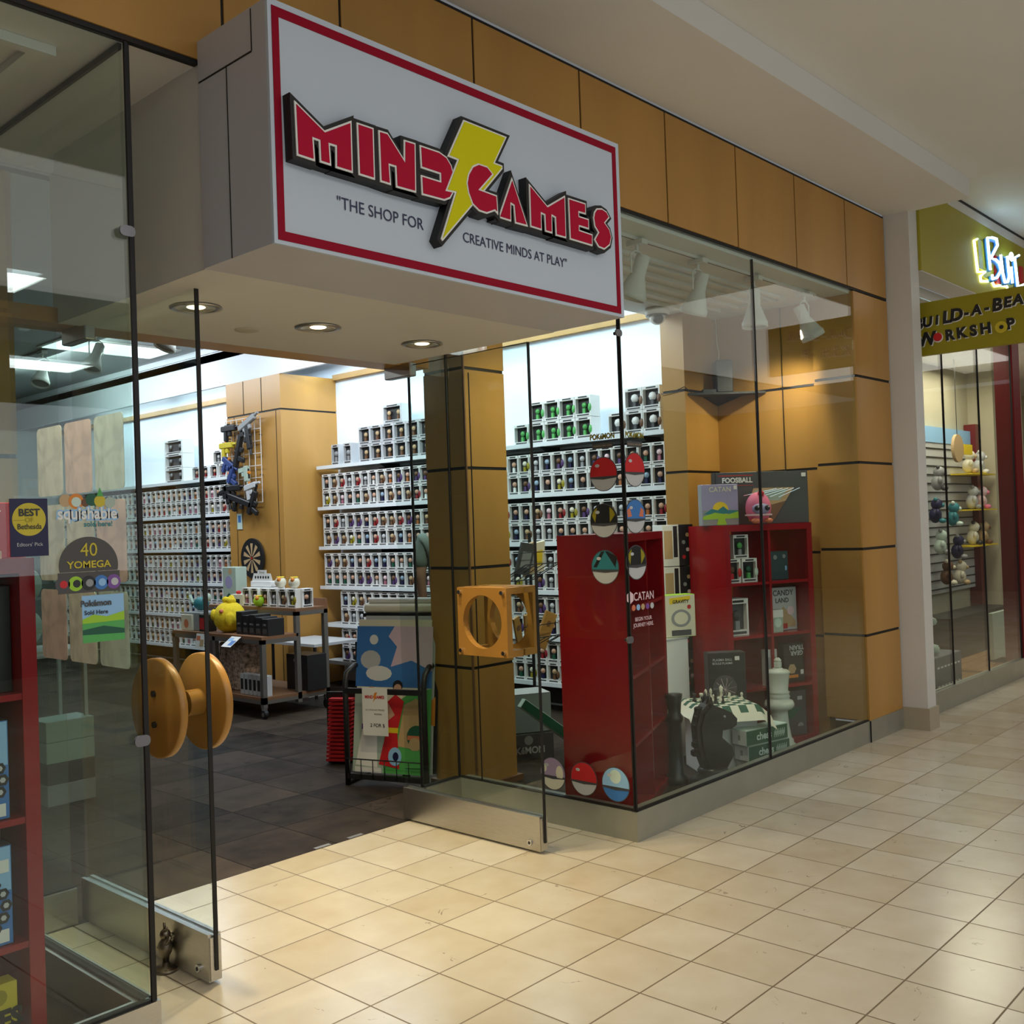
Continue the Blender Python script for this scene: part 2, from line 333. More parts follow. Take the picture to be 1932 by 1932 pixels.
# right end column of the shopfront
def wood_column(x0, x1, y0, y1, z0, z1, joints, seams=(), side='left'):
    mb = MB(); mb.box(x0+.006, x1-.004, y0+.006, y1-.004, z0, z1, BLACK)
    zs = [z0]+[j for j in joints if z0 < j < z1]+[z1]
    for a, b in zip(zs, zs[1:]):
        mb.box(x0, x1, y0, y1, a+(.009 if a > z0 else 0), b-(.009 if b < z1 else 0), WOOD)
    for (ax, ay, bx, by) in seams: mb.box(ax, bx, ay, by, z0, z1, BLACK)
    return mb
J = [.70, 1.272, 1.845, 2.42, 2.995]
mb = wood_column(2.62, 3.17, 0, .30, B, zF-.012, J); struct('wall_column_right', mb)
mb = MB(); mb.box(2.62, 3.19, -.006, .06, 0, B, STONE); mb.box(2.617, 2.621, -.008, 0, 0, B, BLACK); struct('baseboard_column', mb)
mb = wood_column(2.66, 2.75, .30, 1.08, 0, 2.97, [j-.02 for j in J]); mb.box(2.652, 2.66, .55, .553, 0, 2.97, BLACK); struct('wall_display_right', mb)
mb = wood_column(2.23, 2.66, 1.08, 1.27, 0, 2.97, J); struct('wall_display_back', mb)
mb = wood_column(1.92, 2.60, 5.50, 6.46, 0, 3.075, [2.73])
for yy in (5.82, 6.14): mb.box(1.917, 1.921, yy-.004, yy+.004, 2.74, 3.07, BLACK)
for yy in (5.58, 6.32): mb.box(1.917, 1.921, yy-.003, yy+.003, 0, 2.72, BLACK)
struct('wall_pilaster', mb)
mb = wood_column(.215, .56, 1.27, 1.60, .02, 2.97, J)
mb.box(.212, .217, 1.395, 1.402, .02, 2.97, BLACK); mb.box(.213, .222, 1.262, 1.275, .02, 2.97, DWOOD)
mb.box(.19, .585, 1.245, 1.625, 0, .035, DWOOD); struct('wall_column_inner', mb)
mb = wood_column(-2.60, -2.25, 1.30, 1.63, .0, 2.98, J); struct('wall_column_left', mb)
# white pier between the two shops
mb = MB(); mb.box(3.205, 3.30, -.10, .03, .15, 3.59, WHITE); mb.box(3.02, 3.30, -.10, .0, .15, 3.59, WHITE); mb.box(3.19, 3.31, -.17, -.10, .15, 3.59, WHITE)
mb = MB(); mb.box(3.18, 3.33, -.17, .03, .15, 3.59, WHITE); mb.box(3.225, 3.33, -.17, .03, 3.59, 3.87, WHITE); struct('wall_pier', mb)
mb = MB(); mb.box(3.165, 3.345, -.185, .03, 0, .15, BEIGE); struct('baseboard_pier', mb)
# bases under the glass
mb = MB(); mb.box(0, 2.62, 0, .08, 0, B, STONE); mb.box(0, 2.62, .004, .03, B, B+.006, BLACK); struct('baseboard_front', mb)
mb = MB(); mb.box(0, .08, .08, 1.19, 0, B, STONE); mb.box(.004, .03, .03, 1.19, B, B+.006, BLACK); struct('baseboard_right', mb)
mb = MB(); mb.box(-.26, 0, 1.17, 1.23, 0, B, METAL); mb.box(-.26, 0, 1.185, 1.215, B, B+.005, BLACK); struct('baseboard_entry_right', mb)
mb = MB(); mb.box(-9, -2.4, 0, .06, 0, B, METAL); mb.box(-9, -2.41, .008, .035, B, B+.006, BLACK); struct('baseboard_front_left', mb)
mb = MB(); mb.box(-2.46, -2.4, .06, 1.17, 0, B, METAL); mb.box(-2.445, -2.415, .03, 1.19, B, B+.008, BLACK); struct('baseboard_left', mb)
mb = MB(); mb.box(-2.4, -2.12, 1.17, 1.23, 0, B, METAL); mb.box(-2.4, -2.12, 1.185, 1.215, B, B+.005, BLACK); struct('baseboard_entry_left', mb)
# bulkhead over the entry, lintel behind
mb = MB(); mb.box(-2.18, -.48, 0, 1.06, 2.342, 2.994, WHITE); struct('wall_bulkhead', mb)
mb = MB(); mb.box(-2.395, -.205, 1.10, 1.27, 2.352, 2.412, WOODL); mb.box(-2.18, -.205, 1.06, 1.10, 2.41, 2.93, WHITE); mb.box(-.48, 0, 1.235, 1.27, 2.94, 3.0, CEIL); struct('trim_4', mb)
for xx, w in ((-1.44, 'left'), (-1.36, 'right')):
    mb = MB(); mb.bbox(xx, xx+.03, 1.080, 1.098, 2.352, 2.37, BLKP, .003); tag(mb.build('door_sensor'), '%s one of two small black sensors on the entry lintel' % w, 'sensor')
# glass panes (setting)
def pane(n, x0, x1, y0, y1, z0, z1, edge=None, m='glass_clear'):
    mb = MB(); mb.box(x0, x1, y0, y1, z0, z1, MATS[m]); o = struct('window_%d' % n, mb)
    if edge:
        e = MB()
        for q in edge: e.box(*q, BLACK)
        e.build('window_seam', o)
    return o
pane(1, .012, 1.306, .010, .020, B+.006, zF-.006, [(1.304, 1.314, .008, .022, B+.006, 2.97)])
pane(2, 1.312, 2.618, .010, .020, B+.006, zF-.006)
pane(3, .010, .020, .022, 1.18, B+.006, 2.968, [(.006, .014, .004, .010, B, zF-.01), (.002, .010, .012, .020, B, zF-.01), (.008, .014, 1.02, 1.024, B, 2.34)])
pane(4, -.258, .008, 1.195, 1.205, B+.005, 2.94, [(-.264, -.257, 1.193, 1.207, B, 2.94), (.000, .009, 1.186, 1.194, B, 2.94)])
pane(5, -9, -2.428, .010, .020, B+.006, zF-.006, [(-2.426, -2.416, .002, .012, B, zF-.01)])
pane(6, -2.435, -2.425, .022, 1.185, B+.008, 2.968, [(-2.414, -2.406, .012, .022, B, zF-.01), (-2.436, -2.424, .022, 1.185, 2.968, 2.985)])
pane(7, -2.42, -2.13, 1.195, 1.205, B+.005, 2.94, [(-2.13, -2.124, 1.193, 1.207, 2.36, 2.95), (-2.42, -2.13, 1.193, 1.207, 2.94, 2.955)])

def glass_clamp(name, label, loc, flip=1):
    t = thing(name, label, 'glass clamp', loc)
    mb = MB(); mb.panel(rrect(-.024, .024, -.016, .016, .014), 0.0, .008, mat('clamp_grey', (.22,.22,.24), .4, .6), (0,0,0), (1,0,0)); lpart('clamp_plate', mb, t)
    mb = MB(); mb.cyl((0,.002,0), (0,.022,0), .008, BLKM); lpart('bolt', mb, t)
glass_clamp('glass_clamp', 'grey oval clamp near the top of the right display corner seam', (-.012, .0, 2.394))
glass_clamp('glass_clamp', 'grey rounded clamp on upper left display corner edge', (-2.437, -.001, 2.413))
glass_clamp('glass_clamp', 'grey rounded clamp on lower left display corner edge beside the round pull', (-2.437, -.001, .91))
glass_clamp('glass_clamp', 'small round clamp low on the right display corner seam', (-.010, .0, .95))

# ------------------------------------------------------------------ doors
def door(n, x, side):
    d = bpy.data.objects.new('door_%d' % n, None); C.objects.link(d); d.location = (x, 1.19, 0); d['kind'] = 'structure'
    L = .945
    mb = MB(); mb.box(-.006, .006, -L, .0, .17, 2.345, MATS['glass_door']); lpart('door_glass', mb, d)
    mb = MB(); mb.box(-.0075, .0075, -L-.005, -L, .17, 2.347, BLACK); mb.box(-.004, .004, -L, 0, 2.345, 2.348, BLACK); lpart('glass_edge', mb, d, 'dark edge line of the door glass')
    mb = MB(); mb.box(-.024, .024, -L+.008, .0, .012, .165, METAL); mb.box(-.024, -.010, -L+.008, 0, .165, .170, METAL); mb.box(.010, .024, -L+.008, 0, .165, .170, METAL)
    mb.box(-.02, .02, -L+.0, -L+.008, .016, .16, METAL); mb.box(-.006, .006, -L-.006, -L+.002, .05, .17, BLACK)
    r = lpart('bottom_rail', mb, d)
    mb = MB(); mb.cyl((-.024*side, -L+.07, .045), (-.032*side, -L+.07, .045), .014, CHROME); mb.cyl((-.032*side, -L+.07, .045), (-.033*side, -L+.07, .045), .007, BLACK); lpart('lock_cylinder', mb, r)
    mb = MB(); mb.bbox(-.022, .022, -.16, .045, 2.29, 2.36, METAL, .004); lpart('pivot_fitting', mb, d)
    return d
dl = door(1, -2.07, 1); dr = door(2, -.38, 1)
# round spool-shaped pull on left door
mb = MB()
for sx, w in ((-.105, .03), (.065, .03)):
    prof = [(.0, 0), (.165, 0), (.17, .004), (.17, w-.004), (.165, w), (0, w)]
    M = Matrix.Translation((sx, -.78, .925)) @ Matrix.Rotation(R(90), 4, 'Y')
    mb.lathe(prof, PULL, n=40, M=M, caps=False)
pl = lpart('door_pull', mb, dl, 'round maple spool-shaped pull')
mb = MB(); mb.cyl((-.076, -.78, .925), (-.007, -.78, .925), .045, PULL, n=24); mb.cyl((.007, -.78, .925), (.066, -.78, .925), .045, PULL, n=24); lpart('spool_core', mb, pl)
mb = MB()
for dz in (.05, -.055): mb.cyl((-.106, -.78, .925+dz), (-.114, -.78, .925+dz), .012, BLKM, n=6)
lpart('bolt', mb, pl)
# square pull with round hole on right door
mb = MB(); cy, cz, h, rr = -.70, 1.06, .16, .125
for x0 in (-.112, .07):
    N = 32; M = Matrix.Identity(4)
    o = [(max(-h, min(h, 1.5*h*math.cos(2*PI*i/N))), max(-h, min(h, 1.5*h*math.sin(2*PI*i/N)))) for i in range(N)]
    q = [(rr*math.cos(2*PI*i/N), rr*math.sin(2*PI*i/N)) for i in range(N)]
    vs = [(x0, cy+a, cz+b) for a, b in o]+[(x0, cy+a, cz+b) for a, b in q]+[(x0+.034, cy+a, cz+b) for a, b in o]+[(x0+.034, cy+a, cz+b) for a, b in q]
    fs = []
    for i in range(N):
        j = (i+1) % N; fs += [(i,j,N+j,N+i), (2*N+i,3*N+i,3*N+j,2*N+j), (i,2*N+i,2*N+j,j), (N+i,N+j,3*N+j,3*N+i)]
    mb.add(vs, fs, PULL)
ps = lpart('door_pull', mb, dr, 'square maple pull with a round hole')
mb = MB()
for sx0, sx1 in ((-.078, -.0065), (.0065, .07)):
    mb.box(sx0, sx1, cy-h, cy-h+.03, cz-h, cz-h+.03, PULL); mb.box(sx0, sx1, cy-h, cy-h+.03, cz+h-.03, cz+h, PULL)
    mb.box(sx0, sx1, cy+h-.03, cy+h, cz-h, cz-h+.03, PULL); mb.box(sx0, sx1, cy+h-.03, cy+h, cz+h-.03, cz+h, PULL)
    mb.box(sx0, sx1, cy-.10, cy+.10, cz+h-.022, cz+h, PULL); mb.box(sx0, sx1, cy-.10, cy+.10, cz-h, cz-h+.022, PULL)
lpart('spacer_block', mb, ps)
mb = MB()
for a in (-1, 1):
    for b in (-1, 1): mb.cyl((-.113, cy+a*.138, cz+b*.138), (-.125, cy+a*.138, cz+b*.138), .010, CHROME, n=10)
lpart('bolt', mb, ps)
# bronze figurine door stop
t = thing('doorstop_figurine', 'small bronze figurine doorstop standing by the left door rail', 'doorstop', (-2.12, .49, 0), R(70))
mb = MB(); mb.lathe([(.042,0),(.045,.006),(.040,.012),(.014,.016),(.012,.03)], BRONZE, n=20); lpart('base', mb, t)
mb = MB(); mb.lathe([(.010,.03),(.013,.05),(.022,.065),(.026,.085),(.020,.10),(.012,.112)], BRONZE, n=14); mb.ball((0,0,.125), .019, BRONZE)
mb.tube([(-.02,0,.098),(-.045,.0,.11),(-.05,-.01,.13)], .006, BRONZE); mb.tube([(.02,0,.095),(.04,.01,.085),(.03,.02,.07)], .006, BRONZE)
mb.tube([(-.01,0,.14),(-.03,0,.158)], .005, BRONZE); mb.tube([(.008,0,.14),(.012,0,.162)], .005, BRONZE); mb.ball((0,-.02,.12), .008, BRONZE, 8); lpart('body', mb, t)
for x, w in ((-.98, 'nearer to the left door'), (-.78, 'nearer to the right door')):
    mb = MB(); mb.box(x, x+.09, 1.165, 1.19, .001, .003, METAL); tag(mb.build('floor_strike_plate'), 'small silver strike plate set at the slate floor edge, '+w, 'strike plate')

# ------------------------------------------------------------------ entry soffit fixtures
for x, y, w in ((-1.926, .49, 'leftmost, behind the left door glass'), (-1.357, .52, 'middle of the three'), (-.766, .54, 'rightmost, nearest the right door')):
    t = thing('downlight', 'round recessed downlight in white entry soffit, '+w, 'ceiling light', (x, y, 2.34), 0)
    mb = MB(); mb.lathe([(.070,.001),(.092,-.001),(.094,-.004),(.074,-.006),(.070,-.004),(.070,.001)], METAL, n=32, caps=False); lpart('trim_ring', mb, t)
    mb = MB(); mb.lathe([(.070,-.004),(.060,.0),(.048,.0008)], LAMPR, n=32, caps=False); mb.cyl((0,0,.0008),(0,0,.0012),.05,LAMPR,n=24); lpart('reflector', mb, t)
    mb = MB(); mb.lathe([(.001,-.003),(.030,-.002),(.034,.0006),(.001,.0008)], LAMPW, n=20, caps=False); lpart('bulb', mb, t)
mb = MB(); mb.lathe([(.001,2.337),(.045,2.337),(.05,2.341)], mat('beige_cover', (.5,.46,.38), .6), c=(-1.55,.74,0), n=24, caps=False)
tag(mb.build('ceiling_cover'), 'flat round beige cover plate in the entry soffit', 'cover plate')

# ------------------------------------------------------------------ the shop sign
S = thing('shop_sign', 'large white box sign with red border, red lettering and yellow lightning bolt', 'sign', (-1.33, -.2, 2.342))
mb = MB(); mb.box(-2.185, -.487, -.372, -.001, 2.343, 3.06, LAV); mb.box(-2.187, -2.183, -.165, -.162, 2.343, 2.93, BLACK); mb.box(-2.1865, -2.184, -.30, -.005, 2.926, 2.931, BLACK); mb.box(-2.1865, -2.184, -.302, -.298, 2.93, 3.055, BLACK)
wpart('cabinet', mb, S)
mb = MB(); mb.box(-2.185, -.487, -.384, -.372, 2.343, 3.06, SIGNW); wpart('face_panel', mb, S)
mb = MB()
yb0, yb1 = -.3865, -.384
mb.box(-2.172, -.510, yb0, yb1, 3.012, 3.040, DRED); mb.box(-2.172, -.510, yb0, yb1, 2.355, 2.382, DRED)
mb.box(-2.172, -2.148, yb0, yb1, 2.382, 3.012, DRED); mb.box(-.534, -.510, yb0, yb1, 2.382, 3.012, DRED); wpart('border', mb, S)
LET = {
'M':[(-2.129,2.761),(-2.023,2.700),(-1.919,2.758),(-1.920,2.596),(-1.986,2.597),(-1.984,2.661),(-2.005,2.661),(-2.002,2.599),(-2.044,2.600),(-2.045,2.662),(-2.064,2.663),(-2.061,2.598),(-2.126,2.600)],
'I':[(-1.899,2.758),(-1.832,2.758),(-1.833,2.595),(-1.898,2.596)],
'N':[(-1.813,2.757),(-1.775,2.758),(-1.710,2.691),(-1.707,2.754),(-1.657,2.755),(-1.661,2.592),(-1.747,2.591),(-1.748,2.655),(-1.771,2.655),(-1.768,2.593),(-1.812,2.594)],
'D':[(-1.639,2.754),(-1.552,2.754),(-1.518,2.744),(-1.496,2.721),(-1.486,2.688),(-1.493,2.627),(-1.507,2.606),(-1.534,2.593),(-1.637,2.591),(-1.638,2.656),(-1.552,2.656),(-1.552,2.678),(-1.637,2.679)],
'lightning_bolt':[(-1.435,2.891),(-1.218,2.888),(-1.285,2.780),(-1.246,2.779),(-1.246,2.767),(-1.409,2.599),(-1.553,2.454),(-1.560,2.461),(-1.488,2.629),(-1.532,2.626),(-1.471,2.744),(-1.517,2.746)],
'G':[(-1.373,2.756),(-1.328,2.756),(-1.297,2.734),(-1.365,2.667),(-1.283,2.664),(-1.280,2.596),(-1.296,2.606),(-1.337,2.588),(-1.376,2.589),(-1.409,2.606),(-1.428,2.642),(-1.434,2.675),(-1.425,2.707),(-1.402,2.740)],
'A':[(-1.195,2.750),(-1.117,2.587),(-1.186,2.586),(-1.191,2.648),(-1.204,2.651),(-1.207,2.588),(-1.274,2.589)],
'M2':[(-1.103,2.748),(-1.004,2.687),(-0.897,2.749),(-0.899,2.585),(-0.960,2.584),(-0.961,2.651),(-0.978,2.654),(-0.980,2.588),(-1.021,2.588),(-1.022,2.648),(-1.039,2.650),(-1.040,2.588),(-1.104,2.589)],
'E':[(-0.879,2.744),(-0.772,2.745),(-0.773,2.701),(-0.816,2.700),(-0.816,2.687),(-0.756,2.687),(-0.757,2.646),(-0.816,2.646),(-0.817,2.633),(-0.735,2.631),(-0.738,2.584),(-0.877,2.585)],
'S':[(-0.703,2.740),(-0.670,2.747),(-0.639,2.740),(-0.620,2.720),(-0.651,2.692),(-0.623,2.672),(-0.612,2.642),(-0.624,2.608),(-0.661,2.584),(-0.699,2.587),(-0.726,2.613),(-0.699,2.646),(-0.720,2.665),(-0.727,2.698),(-0.719,2.723)]}
def offset(pts, d, lim=2.2):
    n = len(pts); A = sum(pts[i][0]*pts[(i+1)%n][1]-pts[(i+1)%n][0]*pts[i][1] for i in range(n))
    if A < 0: pts = pts[::-1]
    out = []
    for i in range(n):
        p0, p1, p2 = Vector(pts[i-1]), Vector(pts[i]), Vector(pts[(i+1)%n])
        e1 = (p1-p0).normalized(); e2 = (p2-p1).normalized(); n1 = Vector((e1.y,-e1.x)); n2 = Vector((e2.y,-e2.x))
        b = (n1+n2); 
        if b.length < .05: b = n1
        b.normalize(); k = min(lim, 1/max(.2, b.dot(n1))); out.append(tuple(p1+b*d*k))
    return out
names = {'M':'letter','I':'letter','N':'letter','D':'letter','G':'letter','A':'letter','M2':'letter','E':'letter','S':'letter','lightning_bolt':'lightning_bolt'}
for k, (key, P_) in enumerate(LET.items()):
    f = -.424 - (.003 if key == 'lightning_bolt' else .006 if key == 'G' else 0) - k*.0002
    mb = MB(); mb.prism(offset(P_, .012), f+.004, -.3845, BLACK)
    mb.prism(P_, f, f+.004, PAPER)
    mb.prism(offset(P_, -.006, 3), f-.002, f, YEL if key == 'lightning_bolt' else RED)
    wpart(names[key], mb, S, label=('yellow lightning bolt' if key == 'lightning_bolt' else None))
mb = text_mb('"THE SHOP FOR', .054, NAVY, (-1.957, -.384, 2.507), (1,0,0), align='LEFT', bold=.0, sx=.93); wpart('tagline', mb, S)
mb = text_mb('CREATIVE MINDS AT PLAY"', .050, NAVY, (-1.416, -.384, 2.502), (1,0,0), align='LEFT', bold=.0, sx=.93); wpart('tagline', mb, S)

# ------------------------------------------------------------------ shelves and figure boxes along the right wall
SZ = [2.165, 1.758, 1.365, .975, .605, .240]
ORD = ['top', 'second', 'third', 'fourth', 'fifth', 'lowest']
def shelf_bank(y0, y1, where, zs):
    for i, z in enumerate(zs):
        t = thing('wall_shelf', 'long white wall shelf, %s level, %s' % (ORD[i], where), 'shelf', (2.45, (y0+y1)/2, z))
        mb = MB(); mb.box(2.30, 2.598, y0, y1, z-.022, z, SHELFW); mb.box(2.296, 2.302, y0, y1, z-.03, z+.004, SHELFW); wpart('shelf_board', mb, t)
        yy = y0+.25
        while yy < y1-.1: mb = MB(); mb.add([(2.34,yy-.004,z-.023),(2.598,yy-.004,z-.023),(2.598,yy-.004,z-.16),(2.34,yy+.004,z-.023),(2.598,yy+.004,z-.023),(2.598,yy+.004,z-.16)], [(0,1,2),(3,5,4),(0,3,4,1),(1,4,5,2),(2,5,3,0)], BLKM); yy += 1.0; wpart('bracket', mb, t)
shelf_bank(1.30, 5.46, 'right of the wood pilaster', SZ)
shelf_bank(6.50, 11.6, 'left of the wood pilaster', SZ)
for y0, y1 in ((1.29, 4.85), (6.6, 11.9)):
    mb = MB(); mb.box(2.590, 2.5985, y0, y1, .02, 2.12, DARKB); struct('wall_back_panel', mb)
FIG = [('skin','dred','red'),('skin','navy','blue'),('skin','black','black'),('cream','olive','yellow'),('lgrey','grey','grey'),('skin','dgreen','green'),('brown','dpurple','purple'),('skin','white','white'),('lpink','mauve','pink'),('tan','brown','brown'),('pblue','navy','pale blue'),('skin','rust','orange')]
G['dred'] = paint('deep_red', (.28,.01,.015)); G['dpurple'] = paint('deep_purple', (.09,.04,.16)); G['mauve'] = paint('mauve', (.45,.16,.22)); G['pblue'] = paint('powder_blue', (.30,.42,.55)); G['rust'] = paint('rust', (.40,.13,.03))
def fbox_mb(w, h, d, head, body, frame=None, win=None, wide=1, curve=None, mb=None, M=None):
    """windowed carton facing local -x: width along y, depth along +x"""
    frame = frame or PAPER; win = win or BLKP; mb = mb or MB(); a = d*.32
    t, bt, sd = h*.14, h*.15, w*.08
    mb.box(a, d, 0, w, 0, h, frame, M); mb.box(a*.94, a, sd*.6, w-sd*.6, bt*.8, h-t*.8, win, M)
    mb.box(0, a, 0, w, 0, bt, frame, M); mb.box(0, a, 0, w, h-t, h, frame, M); mb.box(0, a, 0, sd, bt, h-t, frame, M); mb.box(0, a, w-sd*.5, w, bt, h-t, frame, M)
    mb.box(-.0008, 0, w*.22, w*.78, h-t*.75, h-t*.3, BLKP, M); mb.box(-.0008, 0, w*.12, w*.88, bt*.28, bt*.75, G['dgrey'], M)
    n = wide
    for i in range(n):
        c = w*(i+.5)/n
        mb.ball((a*.55, c, bt+(h-t-bt)*.56), h*(.22 if head == 'white' else .15), G[head], 8, (.55,1,.9), M=M)
        mb.box(a*.3, a*.8, c-h*.07, c+h*.07, bt, bt+(h-t-bt)*.34, G[body], M)
    if curve: mb.ball((.0, w*.06, h*.42), h*.18, G[curve], 8, (.25,.6,1.1), M=M)
    return mb
MESH = {}
def mesh_of(key, fn):
    if key not in MESH:
        o = fn().build('figure_box'); MESH[key] = o.data; bpy.data.objects.remove(o)
    return MESH[key]
def put_box(key, fn, loc, rz, label, group, cat='boxed figure'):
    o = bpy.data.objects.new('figure_box', mesh_of(key, fn)); C.objects.link(o); o.location = loc; o.rotation_euler = (0,0,rz)
    return tag(o, label, cat, group)
def ordinal(n): return '%d%s' % (n, 'th' if 10 <= n % 100 <= 20 else {1:'st',2:'nd',3:'rd'}.get(n % 10, 'th'))
stuff = MB(); pitch = .120; COUNT = 0
def std(i): return ('std', i), (lambda: fbox_mb(.115, .160, .09, FIG[i][0], FIG[i][1], curve=(FIG[i][1] if i % 3 == 0 else None)))
rng = random.Random(3)
for li in range(1, 6):
    z = SZ[li]+.001
    for row in range(2):
        for n in range(34):
            y = 5.40-.115-n*pitch; i = rng.randrange(12)
            if li == 5 and n < 2 or (li == 4 and n < 2): continue
            if y < 1.32: break
            zz = z+row*.163
            near = y < 2.35
            vis = (y > 3.78) or (2.28 < y < 2.95) or (near and zz > 1.47)
            if vis:
                k, fn = std(i); COUNT += 1
                put_box(k, fn, (2.315, y, zz), 0, 'white-framed %s figure box, %s row of %s shelf, %s right of the pilaster' % (FIG[i][2], ('lower','upper')[row], ORD[li], ordinal(n+1)), 'figure boxes on the shelves right of the pilaster')
            else: fbox_mb(.115, .160, .09, FIG[i][0], FIG[i][1], mb=stuff, M=Matrix.Translation((2.315, y, zz)))
for li in range(1, 6):
    z = SZ[li]+.001
    for row in range(2):
        for n in range(40):
            y = 6.56+n*pitch; i = rng.randrange(12); zz = z+row*.163
            if n < 6:
                k, fn = std(i); COUNT += 1
                put_box(k, fn, (2.315, y, zz), 0, 'white-framed %s figure box, %s row of %s shelf, %s left of the pilaster' % (FIG[i][2], ('lower','upper')[row], ORD[li], ordinal(n+1)), 'figure boxes on the shelves left of the pilaster')
            else: fbox_mb(.115, .160, .09, FIG[i][0], FIG[i][1], mb=stuff, M=Matrix.Translation((2.315, y, zz)))
so = stuff.build('figure_boxes'); so['kind'] = 'stuff'; tag(so, 'remaining dense rows of white windowed figure boxes on both shelf banks', 'boxed figures')
# top shelf: taller and bigger cartons
tz = SZ[0]+.001
def big(key, w, h, d, head, body, y, z, label, grp, x=2.315, **kw): put_box((key, w, h), lambda: fbox_mb(w, h, d, head, body, **kw), (x, y, z), 0, label, grp)
big('tall', .115, .20, .10, 'grey', 'grey', 5.12, tz, 'tall windowed figure box, leftmost on the top shelf right of the pilaster', 'tall figure boxes', frame=G['lgrey'])
big('tall', .115, .20, .10, 'grey', 'grey', 4.93, tz, 'tall windowed figure box, second from the left on the top shelf', 'tall figure boxes', frame=G['lgrey'], win=G['dgrey'])
for r_, (n0, n1) in enumerate(((0, 7), (0, 7))):
    for n in range(n0, n1): big('duo', .165, .165, .12, 'tan', 'brown', 4.64-n*.17, tz+r_*.168, 'grey-framed figure box, %s row of the long top shelf stack, %s from its left end' % (('lower','upper')[r_], ordinal(n+1)), 'stacked figure boxes on the top shelf', frame=G['lgrey'])
big('duow', .26, .17, .13, 'tan', 'brown', 4.18, tz+.336, 'wide two-figure box alone on top of the tall top shelf stack', 'stacked figure boxes on the top shelf', frame=G['lgrey'], wide=2)
for r_ in range(2):
    for n in range(4): big('greenf', .155, .165, .12, 'green', 'green', 2.47-n*.16, tz+r_*.168, 'green figure box with red dot, %s row, %s from left on top shelf' % (('lower','upper')[r_], ordinal(n+1)), 'green figure boxes on the top shelf', curve='green')
big('greenf', .155, .165, .12, 'green', 'green', 2.64, tz, 'green figure box at the left foot of the top shelf green group', 'green figure boxes on the top shelf', curve='green')
for r_, k0 in ((0, 3), (1, 2)):
    for n in range(k0): big('skull', .155, .165, .12, 'white', 'dgrey', 1.35+n*.16, tz+r_*.168, 'white skull-faced figure box, %s row, %s from the right end of top shelf' % (('lower','upper')[r_], ordinal(n+1)), 'skull figure boxes on the top shelf', curve='brown')
# top shelf left of the pilaster
for n in range(3): big('wide', .42, .165, .15, 'grey', 'black', 8.05, tz+n*.168, 'wide dark window carton, %s of three stacked on the far top shelf' % ('lowest','middle','topmost')[n], 'wide cartons on the far top shelf', wide=2, win=G['dgrey'])
for n in range(7): big('std2', .15, .15, .10, FIG[n][0], FIG[n][1], 6.56+n*.19, tz, 'window carton in lower row of far top shelf, %s left of pilaster' % ordinal(n+1), 'window cartons on the far top shelf', frame=G['cream'] if n % 3 == 1 else PAPER)
for n in range(3): big('std3', .17, .15, .10, FIG[n+4][0], FIG[n+4][1], 6.56+n*.33, tz+.153, 'window carton in upper row of far top shelf, %s left of pilaster' % ordinal(n+1), 'window cartons on the far top shelf')

# fluorescent fixtures in the cove
for n, (y0, y1, w) in enumerate(((1.5, 3.3, 'nearest the display window'), (3.5, 5.3, 'just right of the pilaster'), (6.6, 8.6, 'just left of the pilaster'), (8.8, 10.8, 'deepest in the shop'))):
    t = thing('fluorescent_light', 'white fluorescent strip in cove above the wall shelves, '+w, 'ceiling light', (2.3, (y0+y1)/2, 3.34))
    mb = MB(); mb.box(2.02, 2.55, y0, y1, 3.31, 3.348, WALLW); wpart('housing', mb, t)
    mb = MB(); mb.box(2.04, 2.53, y0+.02, y1-.02, 3.302, 3.309, LAMPC); wpart('diffuser', mb, t)
